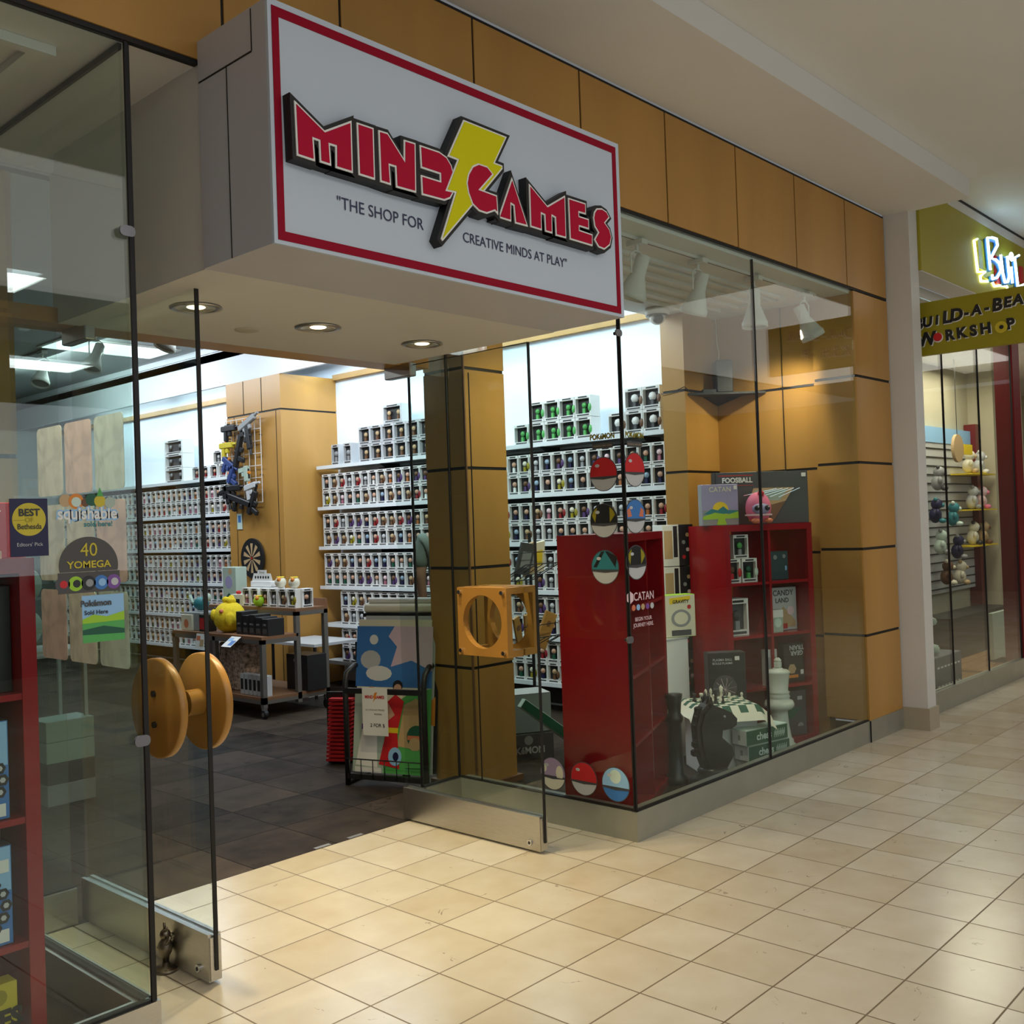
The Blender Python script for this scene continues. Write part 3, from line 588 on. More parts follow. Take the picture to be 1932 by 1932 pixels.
# ceiling panels and track lights on the sales floor
for n, (x, y, w) in enumerate(((-.6, 6.4, 'seen through the left door glass'), (-3.6, 5.0, 'behind the left display'), (-5.6, 8.5, 'far at the back left'), (1.1, 7.3, 'near the far shelves'))):
    t = thing('ceiling_panel_light', 'rectangular ceiling light panel, '+w, 'ceiling light', (x, y, 3.49))
    mb = MB(); mb.box(x-.62, x+.62, y-.32, y+.32, 3.485, 3.499, WHITE); wpart('frame', mb, t)
    mb = MB(); mb.box(x-.58, x+.58, y-.28, y+.28, 3.478, 3.484, LAMPC); wpart('diffuser', mb, t)
def track_head(x, y, z, tilt, az, label, group, lit=False, sc=1.0):
    t = thing('track_spotlight', label, 'spotlight', (x, y, z), 0, group)
    mb = MB(); mb.box(-.02*sc, .02*sc, -.04*sc, .04*sc, -.02*sc, 0, WHITE); mb.cyl((0,0,-.02*sc), (0,0,-.05*sc), .008*sc, WHITE, n=8); lpart('adapter', mb, t)
    mb = MB(); mb.tube([(-.045*sc,0,-.14*sc),(-.045*sc,0,-.06*sc),(-.02*sc,0,-.045*sc),(.02*sc,0,-.045*sc),(.045*sc,0,-.06*sc),(.045*sc,0,-.14*sc)], .004*sc, WHITE); lpart('yoke', mb, t)
    M = Matrix.Translation((0,0,-.14*sc)) @ Matrix.Rotation(az, 4, 'Z') @ Matrix.Rotation(tilt, 4, 'X')
    mb = MB(); mb.lathe([(.026*sc,.08*sc),(.03*sc,.075*sc),(.03*sc,.0),(.034*sc,-.01*sc),(.058*sc,-.075*sc),(.062*sc,-.08*sc),(.062*sc,-.105*sc),(.056*sc,-.105*sc),(.05*sc,-.07*sc)], WHITE, n=20, M=M, caps=False)
    mb.add([(.026*sc*math.cos(2*PI*k/12), .026*sc*math.sin(2*PI*k/12), .08*sc) for k in range(12)], [tuple(range(12))], WHITE, M=M)
    h_ = lpart('lamp_head', mb, t)
    mb = MB(); mb.lathe([(.001,-.094*sc),(.052*sc,-.094*sc),(.05*sc,-.088*sc)], LAMPW if lit else G['lgrey'], n=20, M=M, caps=False); lpart('lamp_lens', mb, h_)
for x, w, tl, az, lit in ((.44, 'first, nearest the sign', 20, 20, False), (1.02, 'second from the sign', 22, -10, False), (1.64, 'third, behind the glass seam', 0, 0, False), (2.30, 'fourth and lit, by the wood column', -28, 60, True)):
    track_head(x, .19, 2.955, R(tl), R(az), 'white track spotlight over the right display, '+w, 'display track spotlights', lit, 1.25)
mb = MB(); mb.box(.1, 2.45, .175, .205, 2.9555, 2.9695, CEIL); mb.box(.1, 2.45, .186, .194, 2.9553, 2.956, BLACK); tag(mb.build('light_track'), 'white ceiling track above the right display', 'light track')
mb = MB(); mb.box(.6, .63, 2.2, 11.0, 3.484, 3.499, BLKM); tag(mb.build('light_track'), 'dark ceiling track running back over the sales floor', 'light track')
for n, y in enumerate((5.2, 6.6, 7.8, 9.0)): track_head(.615, y, 3.484, R(25), R(80+n*25), 'white spotlight on the sales floor track, %s from the entrance' % ordinal(n+1), 'sales floor track spotlights', False, 1.5)
# security camera
t = thing('security_camera', 'white dome security camera on display ceiling beside the sign', 'camera', (1.98, 1.12, 2.969))
mb = MB(); mb.lathe([(.001,0),(.08,0),(.085,-.02),(.082,-.045),(.07,-.05),(.001,-.05)], PAPER, n=24, caps=False); lpart('mount', mb, t)
mb = MB(); mb.lathe([(.076,-.046),(.08,-.05),(.078,-.056),(.06,-.056)], BLKP, n=24, caps=False); lpart('ring', mb, t)
mb = MB(); mb.ball((0,0,-.06), .056, PAPER, 20, (1,1,.95)); mb.ball((-.022,-.02,-.074), .038, BLKP, 16); lpart('dome', mb, t)

# ------------------------------------------------------------------ pilaster: dartboard, wire rack with toy blasters, card
t = thing('dartboard', 'black round dartboard hanging on the wood pilaster', 'dartboard', (1.905, 6.02, 1.275))
def wedge(r0, r1, a0, a1, n=2): return [(r0*math.cos(a), r0*math.sin(a)) for a in [a0+(a1-a0)*i/n for i in range(n+1)]]+[(r1*math.cos(a), r1*math.sin(a)) for a in [a1-(a1-a0)*i/n for i in range(n+1)]]
mb = MB(); mb.cyl((0,0,0), (-.02,0,0), .20, BLKP, n=40); bd_ = lpart('board', mb, t)
mb = MB()
for k in range(20):
    a0 = R(k*18-9); mb.panel(wedge(.02, .15, a0, a0+R(18)), .0205, .001, G['tan'] if k % 2 else BLKP, (0,0,0), (0,-1,0))
lpart('segment_field', mb, bd_)
mb = MB(); mb.cyl((-.022,0,0), (-.024,0,0), .012, G['red'], n=16); lpart('bullseye', mb, bd_)
t = thing('wire_rack', 'white wire grid rack mounted on the wood pilaster above the dartboard', 'wire rack', (1.90, 6.03, 1.83))
mb = MB()
for k in range(8): mb.box(1.878, 1.884, 5.80, 6.44, 1.83+k*.122, 1.836+k*.122, PAPER)
for k in range(7): mb.box(1.884, 1.890, 5.80+k*.105, 5.806+k*.105, 1.83, 2.69, PAPER)
for yy in (5.83, 6.38): mb.box(1.890, 1.918, yy, yy+.01, 2.1, 2.11, BLKM); mb.box(1.890, 1.918, yy, yy+.01, 2.5, 2.51, BLKM)
wpart('grid', mb, t)
G['navyb'] = paint('dull_blue', (.03,.06,.22))
def blaster(y, z, L, col, rot, desc, grip=True):
    t = thing('toy_blaster', desc, 'toy', (1.83, y, z)); t.rotation_euler = (rot, 0, 0)
    mb = MB(); mb.bbox(-.022, .022, -L/2, L/2, -.03, .03, col, .008); mb.cyl((0,-L/2-.06,.008), (0,-L/2,.008), .014, col, n=10); lpart('barrel', mb, t)
    mb = MB(); mb.bbox(-.018, .018, L*.12, L*.12+.05, -.13, -.031, col, .006); mb.bbox(-.015, .015, -L*.15, -L*.15+.05, -.08, -.031, col, .006); lpart('grip', mb, t)
    mb = MB(); mb.cyl((0,L*.05,.031), (0,L*.05,.05), .016, G['orange'] if col is not BLKP else BLKM, n=10); mb.box(-.008,.008,-L*.3,L*.3,.031,.038,BLKM); lpart('sight_rail', mb, t)
blaster(6.28, 2.60, .26, BLKP, 0, 'black toy blaster, top left of the wire rack')
blaster(5.95, 2.63, .30, G['grey'], R(-22), 'grey tilted toy blaster at the top right of the wire rack')
blaster(5.93, 2.48, .24, BLKP, R(80), 'black toy blaster hanging muzzle down, upper right of the rack')
blaster(6.33, 2.43, .24, G['gold'], 0, 'yellow toy blaster at the left of the wire rack')
blaster(6.30, 2.25, .22, G['navyb'], R(30), 'blue toy blaster in the middle left of the wire rack')
blaster(6.26, 2.13, .20, G['navyb'], R(-60), 'small blue toy blaster hanging tilted below the other blue one')
blaster(5.98, 2.12, .16, G['sage'], R(85), 'pale green toy blaster, middle right of the wire rack')
blaster(6.25, 1.99, .30, BLKP, 0, 'black toy blaster on the lower rail of the wire rack')
blaster(5.92, 1.99, .20, G['lgrey'], R(-10), 'light grey toy blaster on the lower right of the wire rack')
blaster(6.12, 1.86, .46, BLKP, R(15), 'largest black toy blaster along the bottom of the wire rack')
blaster(6.12, 2.36, .34, BLKP, R(-70), 'black toy blaster hanging nose down in the centre of the wire rack')
blaster(5.90, 1.83, .26, BLKP, R(-60), 'black toy blaster at the bottom right corner of the wire rack')
blaster(6.34, 1.93, .20, BLKP, R(75), 'black toy blaster hanging at the lower left edge of the wire rack')
mb = MB(); mb.box(1.912, 1.916, 6.22, 6.31, 1.57, 1.73, G['mint']); mb.box(1.911, 1.912, 6.24, 6.29, 1.64, 1.71, G['blue'])
tag(mb.build('small_poster'), 'small pale card stuck on the wood pilaster below the wire rack', 'card')

# ------------------------------------------------------------------ stickers on the glass
def sticker(name, label, cat, org, ux, layers, group=None):
    """layers: list of (outline, material) stacked outward on a plane through org"""
    t = thing(name, label, cat, org, 0, group)
    for k, (pn, pts, mt) in enumerate(layers):
        mb = MB()
        for P in (pts if isinstance(pts[0][0], (list, tuple)) else [pts]): mb.panel(P, .0002+k*.0006, .0006, mt, (0,0,0), ux)
        lpart(pn, mb, t)
    return t
def ball_sticker(label, org, ux, kind, r=.083):
    """generic round two-tone sticker: coloured upper part, pale lower part, dark belt and button"""
    up = {'red': G['red'], 'yb': BLKP, 'teal': G['teal'], 'blue': G['blue'], 'lav': G['lpurple'], 'sea': G['lblue']}[kind]
    lo = {'lav': G['cream'], 'sea': G['blue']}.get(kind, G['lgrey'])
    L = [('disc', circ(0,0,r,36), G['dgrey']), ('lower_half', circ(0,0,r*.95,24,195,345), lo), ('upper_half', circ(0,0,r*.95,28,-8,188), up)]
    if kind == 'yb': L.append(('stripe', [circ(0,0,r*.9,6,120,158)+[(-r*.62,-r*.1)], circ(0,0,r*.9,6,22,60)+[(r*.45,-r*.1)]], G['olive']))
    if kind == 'blue': L.append(('stripe', [[(-r*.8,r*.35),(-r*.55,r*.5),(-r*.35,.0),(-r*.75,-.05*r)], [(r*.8,r*.35),(r*.55,r*.5),(r*.35,.0),(r*.75,-.05*r)]], G['coral']))
    if kind == 'teal': L.append(('stripe', [[(-r*.25,r*.9),(-.0,r*.92),(-r*.6,-.02*r),(-r*.85,0)], [(r*.25,r*.9),(.05*r,r*.92),(r*.75,-.02*r),(r*.9,.05)]], BLKP))
    if kind == 'lav': L.append(('stripe', [circ(r*.55,r*.1,r*.28,12,sy=1.6), circ(-r*.65,r*.3,r*.2,10,sy=1.3)], G['cream']))
    if kind == 'sea': L.append(('stripe', [circ(0,r*.45,r*.4,14)], G['mint']))
    L += [('seam_line', [(-r*.93,-r*.20),(r*.93,-r*.20),(r*.93,-r*.24),(0,-r*.32),(-r*.93,-r*.24)], G['dgrey']), ('highlight', circ(-.42*r,r*.5,r*.16,14,sy=.6), G['lgrey'])]
    return sticker('round_sticker', label, 'sticker', org, ux, L, 'round stickers on the display glass')
G['lpurple'] = paint('pale_purple', (.40, .30, .45)); G['coral'] = paint('coral', (.70, .20, .10)); G['frost'] = None
UY = (0,-1,0); UX = (1,0,0)
for y, z, k, w in ((.130,1.737,'red','red topped round sticker highest on the side glass'), (.138,1.513,'yb','black and yellow round sticker in the middle of the side glass'), (.140,1.290,'teal','teal and black round sticker lowest of the side glass column'),
                   (.518,.250,'lav','pale purple round sticker at the bottom left of the side glass'), (.318,.252,'red','red and white round sticker at the bottom middle of the side glass'), (.124,.252,'sea','blue wave round sticker at the bottom corner of the side glass')):
    ball_sticker(w, (.0085, y, z), UY, k)
for x, z, k, w in ((.093,1.752,'red','red topped round sticker highest on the front glass corner'), (.085,1.529,'blue','blue and coral round sticker in the middle of the front glass corner'), (.080,1.309,'yb','black and yellow round sticker lowest of the front glass column')):
    ball_sticker(w, (x, .0085, z), UX, k)
for org, ux, w in (((.0085,.13,1.905), UY, 'side glass'), ((.10,.0085,1.905), UX, 'front glass')):
    t = thing('brand_sticker', 'yellow lettered sticker over a dark strip, top of the %s column' % w, 'sticker', org)
    mb = text_mb('POK\u00e9MON', .036, G['olive'], (0,0,.012), ux, off=.0018, bold=.02, sx=.85); mb2 = text_mb('POK\u00e9MON', .036, BLKP, (0,0,.012), ux, off=.0003, bold=.06, sx=.85)
    lpart('lettering_outline', mb2, t); lpart('lettering', mb, t)
    mb = MB(); mb.panel(rect(-.062,.062,-.045,-.018), .0002, .0006, G['dgrey'], (0,0,0), ux); lpart('strip', mb, t)
    mb = text_mb('TRADING CARD GAME', .011, G['tan'], (0,0,-.032), ux, off=.001); lpart('strip_lettering', mb, t)
t = thing('game_sticker', 'clear sticker with pale CATAN lettering and figures on front glass', 'sticker', (.12,.0085,1.10))
mb = text_mb('CATAN', .055, G['lpink'], (.01,0,.045), UX, off=.0004, bold=.01, sx=.9); lpart('lettering', mb, t)
mb = MB(); mb.panel([(.03*math.cos(R(60*k+30))-.10,.03*math.sin(R(60*k+30))+.045) for k in range(6)], .0002, .0006, G['lpink'], (0,0,0), UX); lpart('hexagon_emblem', mb, t)
mb = MB()
for k in range(5): mb.panel(circ(-.075+k*.038, -.005, .015, 10), .0002, .0006, [G['coral'],G['lblue'],G['tan'],G['purple'],G['lgrey']][k], (0,0,0), UX)
lpart('figure_row', mb, t)
mb = text_mb('BEGIN YOUR', .026, G['lpink'], (.0,0,-.062), UX, off=.0004, bold=.01, sx=.9); text_mb('JOURNEY HERE.', .026, G['lpink'], (.0,0,-.09), UX, off=.0004, bold=.01, sx=.9, mb=mb); lpart('slogan', mb, t)
# left front glass
t = thing('award_sticker', 'navy sticker with yellow disc on left display glass above the red shelf', 'sticker', (-2.7385,.0085,1.544))
mb = MB(); mb.panel(rect(-.051,.051,-.079,.079), .0002, .0006, G['navy'], (0,0,0), UX); lpart('backing', mb, t)
mb = MB(); mb.panel(circ(0,.022,.045,36), .001, .0005, G['gold'], (0,0,0), UX); lpart('yellow_disc', mb, t)
mb = text_mb('BEST', .027, BLKP, (0,0,.040), UX, off=.0018, bold=.03); text_mb('OF', .018, G['olive'], (0,0,.020), UX, off=.0018, mb=mb); text_mb('Bethesda', .021, BLKP, (0,0,.002), UX, off=.0018, bold=.01, sx=.85, mb=mb); mb.panel(rect(-.043,-.012,.0195,.0205), .0018,.0003,G['olive'],(0,0,0),UX); lpart('lettering', mb, t)
mb = text_mb("Editors' Pick", .014, G['lgrey'], (0,0,-.047), UX, off=.001); lpart('small_lettering', mb, t)
t = thing('plush_brand_sticker', 'blue and white lettering sticker with small fruit shapes on left display glass', 'sticker', (-2.575,.0085,1.585))
mb = text_mb('squishable', .048, G['lblue'], (.0,0,-.006), UX, off=.0003, bold=.11, sx=.88); lpart('lettering_outline', mb, t)
mb = text_mb('squishable', .048, PAPER, (.0,0,-.006), UX, off=.001, bold=.02, sx=.88); lpart('lettering', mb, t)
mb = text_mb('sold here!', .021, G['teal'], (.03,0,-.036), UX, off=.0004, bold=.03); lpart('small_lettering', mb, t)
mb = MB()
for k, (cx, cz, r_, mt) in enumerate(((-.062,.032,.018,'tan'),(-.032,.03,.022,'orange'),(-.032,.028,.014,'mint'),(-.006,.026,.012,'brown'),(.012,.034,.018,'dgreen'),(.036,.03,.017,'gold'),(.066,.026,.016,'sage'))): mb.panel(circ(cx, cz, r_, 16), .0002+k*.0005, .0004, G[mt], (0,0,0), UX)
mb.panel([(.026,.044),(.036,.070),(.046,.044)], .004, .0004, G['green'], (0,0,0), UX); lpart('fruit_shapes', mb, t)
t = thing('yoyo_sticker', 'dark oval sticker with gold lettering above a row of yo-yo pictures', 'sticker', (-2.575,.0085,1.44))
mb = MB(); mb.panel(circ(0,-.008,.086,36,-12,192,sy=.95), .0002, .0006, mat('brown_grey', (.075,.07,.066), .5), (0,0,0), UX); mb.panel(rect(-.09,.09,-.085,-.026), .0002, .0006, mat('brown_grey', (.1,.1,.1)), (0,0,0), UX); lpart('backing', mb, t)
mb = text_mb('40', .054, G['gold'], (.0,0,.035), UX, off=.001, bold=.0, sx=.95); text_mb('YOMEGA', .028, G['gold'], (0,0,-.006), UX, off=.001, bold=.02, sx=1.1, mb=mb); lpart('lettering', mb, t)
for k, mt in enumerate(('brown','lime','black','blue','purple')):
    mb = MB(); cx = -.077+k*.037; mb.panel(circ(cx,-.058,.021,20), .001, .0004, G[mt] if mt != 'brown' else G['dgrey'], (0,0,0), UX); mb.panel(circ(cx+.003,-.058,.011,16), .0015, .0004, G[('red','black','grey','lblue','lgrey')[k]], (0,0,0), UX); lpart('yoyo_picture', mb, t)
t = thing('card_game_sticker', 'square meadow and sky sticker reading Sold Here on left display glass', 'sticker', (-2.537,.0085,1.279))
mb = MB(); mb.panel(rect(-.062,.062,-.067,.067), .0002, .0005, G['lblue'], (0,0,0), UX); mb.panel(rect(-.062,.062,-.067,.0), .0008, .0004, G['green'], (0,0,0), UX)
mb.panel([(-.062,.0),(-.03,.012),(.01,.004),(.062,.016),(.062,-.01),(-.062,-.012)], .0012, .0004, G['lime'], (0,0,0), UX); mb.panel([(-.062,-.03),(.0,-.022),(.062,-.035),(.062,-.048),(-.062,-.044)], .0012,.0004, G['dgreen'], (0,0,0), UX); lpart('picture', mb, t)
mb = text_mb('Pok\u00e9mon', .024, G['dgrey'], (-.022,0,.044), UX, off=.002, bold=.04); text_mb('Sold Here', .017, BLKP, (-.022,0,.018), UX, off=.002, bold=.02, mb=mb); lpart('lettering', mb, t)
# nine pale translucent panels on the side glass
def trans(name, col, a):
    m = bpy.data.materials.new(name); m.use_nodes = True; nt = m.node_tree; b = nt.nodes['Principled BSDF']
    b.inputs['Base Color'].default_value = (*col, 1); b.inputs['Roughness'].default_value = .5; b.inputs['Alpha'].default_value = a
    tc = nt.nodes.new('ShaderNodeTexCoord'); n = nt.nodes.new('ShaderNodeTexNoise'); n.inputs['Scale'].default_value = 9; n.inputs['Distortion'].default_value = 1.5
    rp = nt.nodes.new('ShaderNodeValToRGB'); rp.color_ramp.elements[0].color = (*[c*.72 for c in col], 1); rp.color_ramp.elements[1].color = (*col, 1); rp.color_ramp.elements[0].position = .35; rp.color_ramp.elements[1].position = .6
    nt.links.new(tc.outputs['Object'], n.inputs[0]); nt.links.new(n.outputs[0], rp.inputs[0]); nt.links.new(rp.outputs[0], b.inputs['Base Color']); return m
FR = [trans('panel_white', (.80,.82,.72), .88), trans('panel_pink', (.80,.64,.58), .88), trans('panel_mint', (.66,.80,.72), .82)]
cols = [0,1,2, 0,0,1, 1,0,2]
rn = ('top', 'middle', 'bottom'); cn = ('deepest', 'central', 'nearest')
for r_, (z0, z1) in enumerate(((1.655,1.885), (1.375,1.625), (1.115,1.345))):
    for c_, (ya, yb) in enumerate(((.665,.475), (.455,.265), (.245,.055))):
        mb = MB(); mb.panel(rrect(-.095,.095,-(z1-z0)/2,(z1-z0)/2,.018), .0, .0012, FR[cols[r_*3+c_]], (0,0,0), UY)
        o = mb.build('window_panel'); o.location = (-2.4365, (ya+yb)/2, (z0+z1)/2)
        tag(o, 'pale translucent rounded panel on side glass, %s row, %s to the front' % (rn[r_], cn[c_]), 'window decal', 'translucent panels on the left side glass')

# ------------------------------------------------------------------ generic cartons
def carton(name, label, cat, loc, rz, w, h, d, base, front=(), side=None, group=None, tilt=None, top=None, front_col=None):
    """carton with its printed face towards local -y, origin at its base centre-front"""
    t = thing(name, label, cat, loc, rz, group)
    if tilt: t.rotation_euler = (tilt[0], tilt[1], rz)
    mb = MB(); mb.bbox(-w/2, w/2, 0, d, 0, h, base, .002)
    top_, t = t, lpart('carton', mb, t)
    if front_col: mb = MB(); mb.box(-w/2+.003, w/2-.003, -.0012, .0, .003, h-.003, front_col); lpart('front_print', mb, t)
    k = 0
    for it in front:
        mb = MB(); off = .0014+k*.0005; k += 1
        if it[0] == 'text': text_mb(it[1], it[2], it[3], (it[4],0,it[5]), UX, off=off, bold=it[6] if len(it) > 6 else .02, sx=it[7] if len(it) > 7 else .95, mb=mb); lpart('lettering', mb, t)
        elif it[0] == 'poly': mb.panel(it[2], off, .0004, it[3], (0,0,0), UX); lpart(it[1], mb, t)
    if side: mb = MB(); mb.box(-w/2-.0012, -w/2, .003, d-.003, .003, h-.003, side); lpart('side_print', mb, t)
    if top: mb = MB(); mb.box(-w/2+.003, w/2-.003, .003, d-.003, h, h+.0012, top); lpart('top_print', mb, t)
    return top_

# ------------------------------------------------------------------ red cube shelves
def cube_shelf(label, loc, rz, w, h, d, cols, rows, back=None, leftpanel=False):
    t = thing('cube_shelf', label, 'shelf unit', loc, rz); fr = .042; th = .018
    for x0 in (0, w-fr): mb = MB(); mb.box(x0, x0+fr, 0, d, 0, h, SREDL); lpart('side_panel', mb, t)
    mb = MB(); mb.box(fr, w-fr, 0, d, h-fr, h, SREDL); lpart('top_board', mb, t)
    mb = MB(); mb.box(fr, w-fr, 0, d, 0, fr, SREDL); lpart('bottom_board', mb, t)
    cw = (w-2*fr)/cols; rh = (h-2*fr)/rows
    for c in range(1, cols): mb = MB(); mb.box(fr+c*cw-th/2, fr+c*cw+th/2, 0.002, d, fr, h-fr, SREDL); lpart('divider', mb, t)
    for r in range(1, rows):
        for c in range(cols): mb = MB(); mb.box(fr+c*cw+(th/2 if c else 0), fr+(c+1)*cw-(th/2 if c < cols-1 else 0), 0.004, d, fr+r*rh-th/2, fr+r*rh+th/2, SREDL); lpart('shelf_board', mb, t)
    if back: mb = MB(); mb.box(fr, w-fr, d-.006, d, fr, h-fr, back); lpart('back_panel', mb, t)
    return t
def at(loc, rz, u, v): return (loc[0]+u*math.cos(rz)-v*math.sin(rz), loc[1]+u*math.sin(rz)+v*math.cos(rz))
# 1: tall red unit at the glass corner
r1, a1 = (.20,.15,0), R(23)
cube_shelf('tall glossy red cube shelf at the glass corner behind the round stickers', r1, a1, .92, 1.445, .36, 2, 4, back=mat('dark_red', (.12,.004,.02), .5))
for (c, r, w) in ((0,1,'lower left cell'), (1,1,'lower right cell'), (0,0,'bottom left cell')):
    x, y = at(r1, a1, .14+c*.43, .13)
    carton('game_box', 'thin green-edged game box standing in the corner red shelf, '+w, 'game box', (x, y, .0432+(.34 if r else 0)+(.009 if r else 0)), a1+R(70), .22, .27, .05, G['sage'], front_col=G['cream'])
# 2: wide red unit by the wood wall
a2 = R(-22); F2 = (2.50,.30); W2 = .72; r2 = (F2[0]-W2*math.cos(a2), F2[1]-W2*math.sin(a2), 0)
cube_shelf('red cube shelf with goods behind the giant white chess king', r2, a2, W2, 1.46, .39, 2, 4)
def inr2(u, v, row): x, y = at(r2, a2, u, v); return (x, y, [.0425, .3955, .7395, 1.0835, 1.4602][row])
p = inr2
def sbox(u, v, row, dz, w, h, d, head, body, label, key, rz=0, **kw):
    x, y, z = p(u, v, row); M = Matrix.Rotation(R(-90), 4, 'Z')
    o = bpy.data.objects.new('figure_box', mesh_of((key, w), lambda: fbox_mb(w, h, d, head, body, **kw))); C.objects.link(o)
    o.location = (x, y, z+dz); o.rotation_euler = (0,0,a2+rz+R(90)); tag(o, label, 'boxed figure', 'figure boxes in the red cube shelf')
sbox(.30, .06, 3, .0, .12, .155, .09, 'dgreen', 'green', 'right one of two lower figure boxes, top left cell of red shelf', 'sb1', curve='mint')
sbox(.165, .06, 3, .0, .12, .155, .09, 'brown', 'red', 'left one of two lower figure boxes, top left cell of red shelf', 'sb2', curve='red')
sbox(.235, .06, 3, .157, .12, .155, .09, 'green', 'grey', 'figure box balanced on two others in the top left red shelf cell', 'sb3')
sbox(.215, .06, 2, .0, .16, .24, .12, 'dgrey', 'grey', 'left black windowed box in the second left cell of the red shelf', 'sb4', win=G['dgrey'])
x, y, z = p(.52, .10, 3); carton('game_box', 'small dark teal box with round prints, top right cell of the red shelf', 'game box', (x, y, z), a2, .15, .19, .05, G['dgrey'], [('poly','round_print',circ(-.035,.15,.016,14),G['grey']), ('poly','round_print',circ(.04,.155,.014,14),G['grey']), ('poly','label',rect(.045,.06,.06,.09),G['lblue'])], front_col=mat('dark_teal', (.03,.07,.08), .5))
x, y, z = p(.555, .12, 2); carton('game_box', 'grey board game box with pictures, second right cell of the red shelf', 'game box', (x, y, z), a2, .23, .29, .06, G['grey'], [('text','CANDY',.052,G['dgrey'],0,.25), ('text','LAND',.045,G['dgrey'],-.01,.20), ('poly','picture',[(-.1,.05),(.0,.16),(.1,.06),(.1,.02),(-.1,.02)],G['tan']), ('poly','picture',circ(.06,.13,.03,12),G['lpink']), ('poly','picture',rect(-.1,.03,.01,.045),G['red'])], front_col=G['lgrey'])
x, y, z = p(.43, .03, 2); carton('game_box', 'small white topped blind box in front of the grey board game', 'game box', (x, y, z), a2, .09, .15, .05, G['sage'], [('poly','white_header',rect(-.045,.045,.10,.15),PAPER), ('poly','picture',circ(0,.065,.03,14),G['mint'])])
x, y, z = p(.58, .06, 1); carton('game_box', 'black gear train box displayed upside down in the third right cell', 'game box', (x, y, z), a2, .17, .26, .06, BLKP, [('poly','picture',circ(-.02,.09,.035,6),G['tan']), ('poly','picture',rect(-.05,.03,.03,.05),G['orange']), ('poly','label',rect(.05,.075,.05,.08),PAPER)])
# the upside-down wording on that box
t = [o for o in C.objects if o.get('label','').startswith('black gear train')][0]
mb = text_mb('GEAR', .042, G['lgrey'], (.02,0,.195), (-1,0,0), (0,0,-1), off=.0035, bold=.03); text_mb('TRAIN', .042, G['lgrey'], (.02,0,.232), (-1,0,0), (0,0,-1), off=.0035, bold=.03, mb=mb); lpart('lettering', mb, t)
x, y, z = p(.36, .02, 1); carton('game_box', 'slim clear-fronted box with orange band, third row of red shelf', 'game box', (x, y, z), a2, .09, .24, .05, G['lgrey'], [('poly','orange_band',rect(-.04,.04,.01,.06),G['orange']), ('poly','window',rect(-.035,.035,.07,.19),G['grey'])])
x, y, z = p(.525, .05, 0); carton('game_box', 'large olive and black box in the bottom right cell of the red shelf', 'game box', (x, y, z), a2, .27, .30, .10, BLKP, [('poly','picture',[(-.13,.17),(-.05,.21),(.03,.18),(.10,.19),(.02,.12),(-.1,.11)],G['dgreen']), ('poly','label',rect(.06,.10,.235,.26),G['lgrey']), ('poly','dome_print',circ(.08,.06,.025,12,0,180),G['grey'])], front_col=G['dgrey'])
# on top of the red shelf
t = carton('game_box', 'lilac game box with a yellow sun standing on the red shelf', 'game box', (1.955,.665,1.4602), R(-37), .25, .27, .07, G['lav'],
  [('poly','lower_landscape',rect(-.123,.123,.003,.10),G['grey']), ('poly','sun',circ(.0,.10,.055,28),G['yellow']), ('poly','hills',[(-.12,.075),(-.06,.11),(-.02,.10),(.02,.125),(.05,.10),(.123,.095),(.123,.075)],G['teal']),
   ('poly','meadow',[(-.123,.06),(-.04,.085),(.05,.07),(.123,.09),(.123,.045),(-.123,.04)],G['lime']), ('poly','road',[(-.03,.003),(.04,.003),(.02,.07),(-.01,.07)],G['lime']), ('text','CATAN',.045,G['cream'],0,.235,.01,1.0), ('poly','label',rect(.095,.118,.235,.26),PAPER)], side=G['grey'], front_col=G['lav'])
t = carton('game_box', 'large black tabletop football game box standing on the red shelf', 'game box', (2.26,.525,1.4602), R(-41), .64, .35, .09, BLKP,
  [('poly','red_line',rect(-.30,-.06,.325,.33),G['red']), ('text','FOOSBALL',.046,PAPER,-.17,.295,.04), ('poly','red_line',rect(-.30,-.06,.26,.263),G['red']), ('poly','table_side',[(-.10,.02),(.03,.02),(.03,.12),(-.10,.14)],WOODL), ('poly','table_top',[(-.10,.14),(-.06,.24),(.22,.24),(.16,.15),(.03,.12)],G['tan']), ('poly','playing_field',[(-.07,.155),(-.05,.225),(.17,.225),(.12,.155)],G['sage']), ('poly','table_leg',[(.03,.12),(.16,.15),(.08,.03),(.06,.02)],DWOOD), ('poly','label',rect(.275,.305,.31,.335),PAPER)], front_col=G['dgrey'])
mb = MB()
for k in range(5): mb.panel([(-.13+k*.06,.19-.004*k),(.10+k*.04,.232),(.10+k*.04,.236),(-.13+k*.06,.194-.004*k)], .0075, .0004, CHROME, (0,0,0), UX)
lpart('rod_print', mb, t)
t = thing('egg_plush_toy', 'pink egg-shaped toy with big eyes sitting on the red shelf', 'toy', (2.11,.475,1.4602), R(-40))
mb = MB(); mb.ball((0,0,.105), .10, G['pink'], 24, (.85,.6,1.05)); lpart('shell', mb, t)
mb = MB(); mb.ball((0,-.045,.10), .055, G['lav'], 16, (1.1,.5,.72)); lpart('face', mb, t)
for s in (-1, 1): mb = MB(); mb.ball((s*.035,-.073,.105), .018, BLKP, 12, (1,.5,1)); mb.ball((s*.035+.005,-.083,.112), .005, PAPER, 8); lpart('eye', mb, t)
for s in (-1, 1): mb = MB(); mb.ball((s*.045,-.06,.022), .026, G['coral'], 12, (1.1,1,.7)); lpart('foot', mb, t)
mb = MB(); mb.ball((.01,-.03,.20), .022, G['red'], 10); lpart('bow', mb, t)
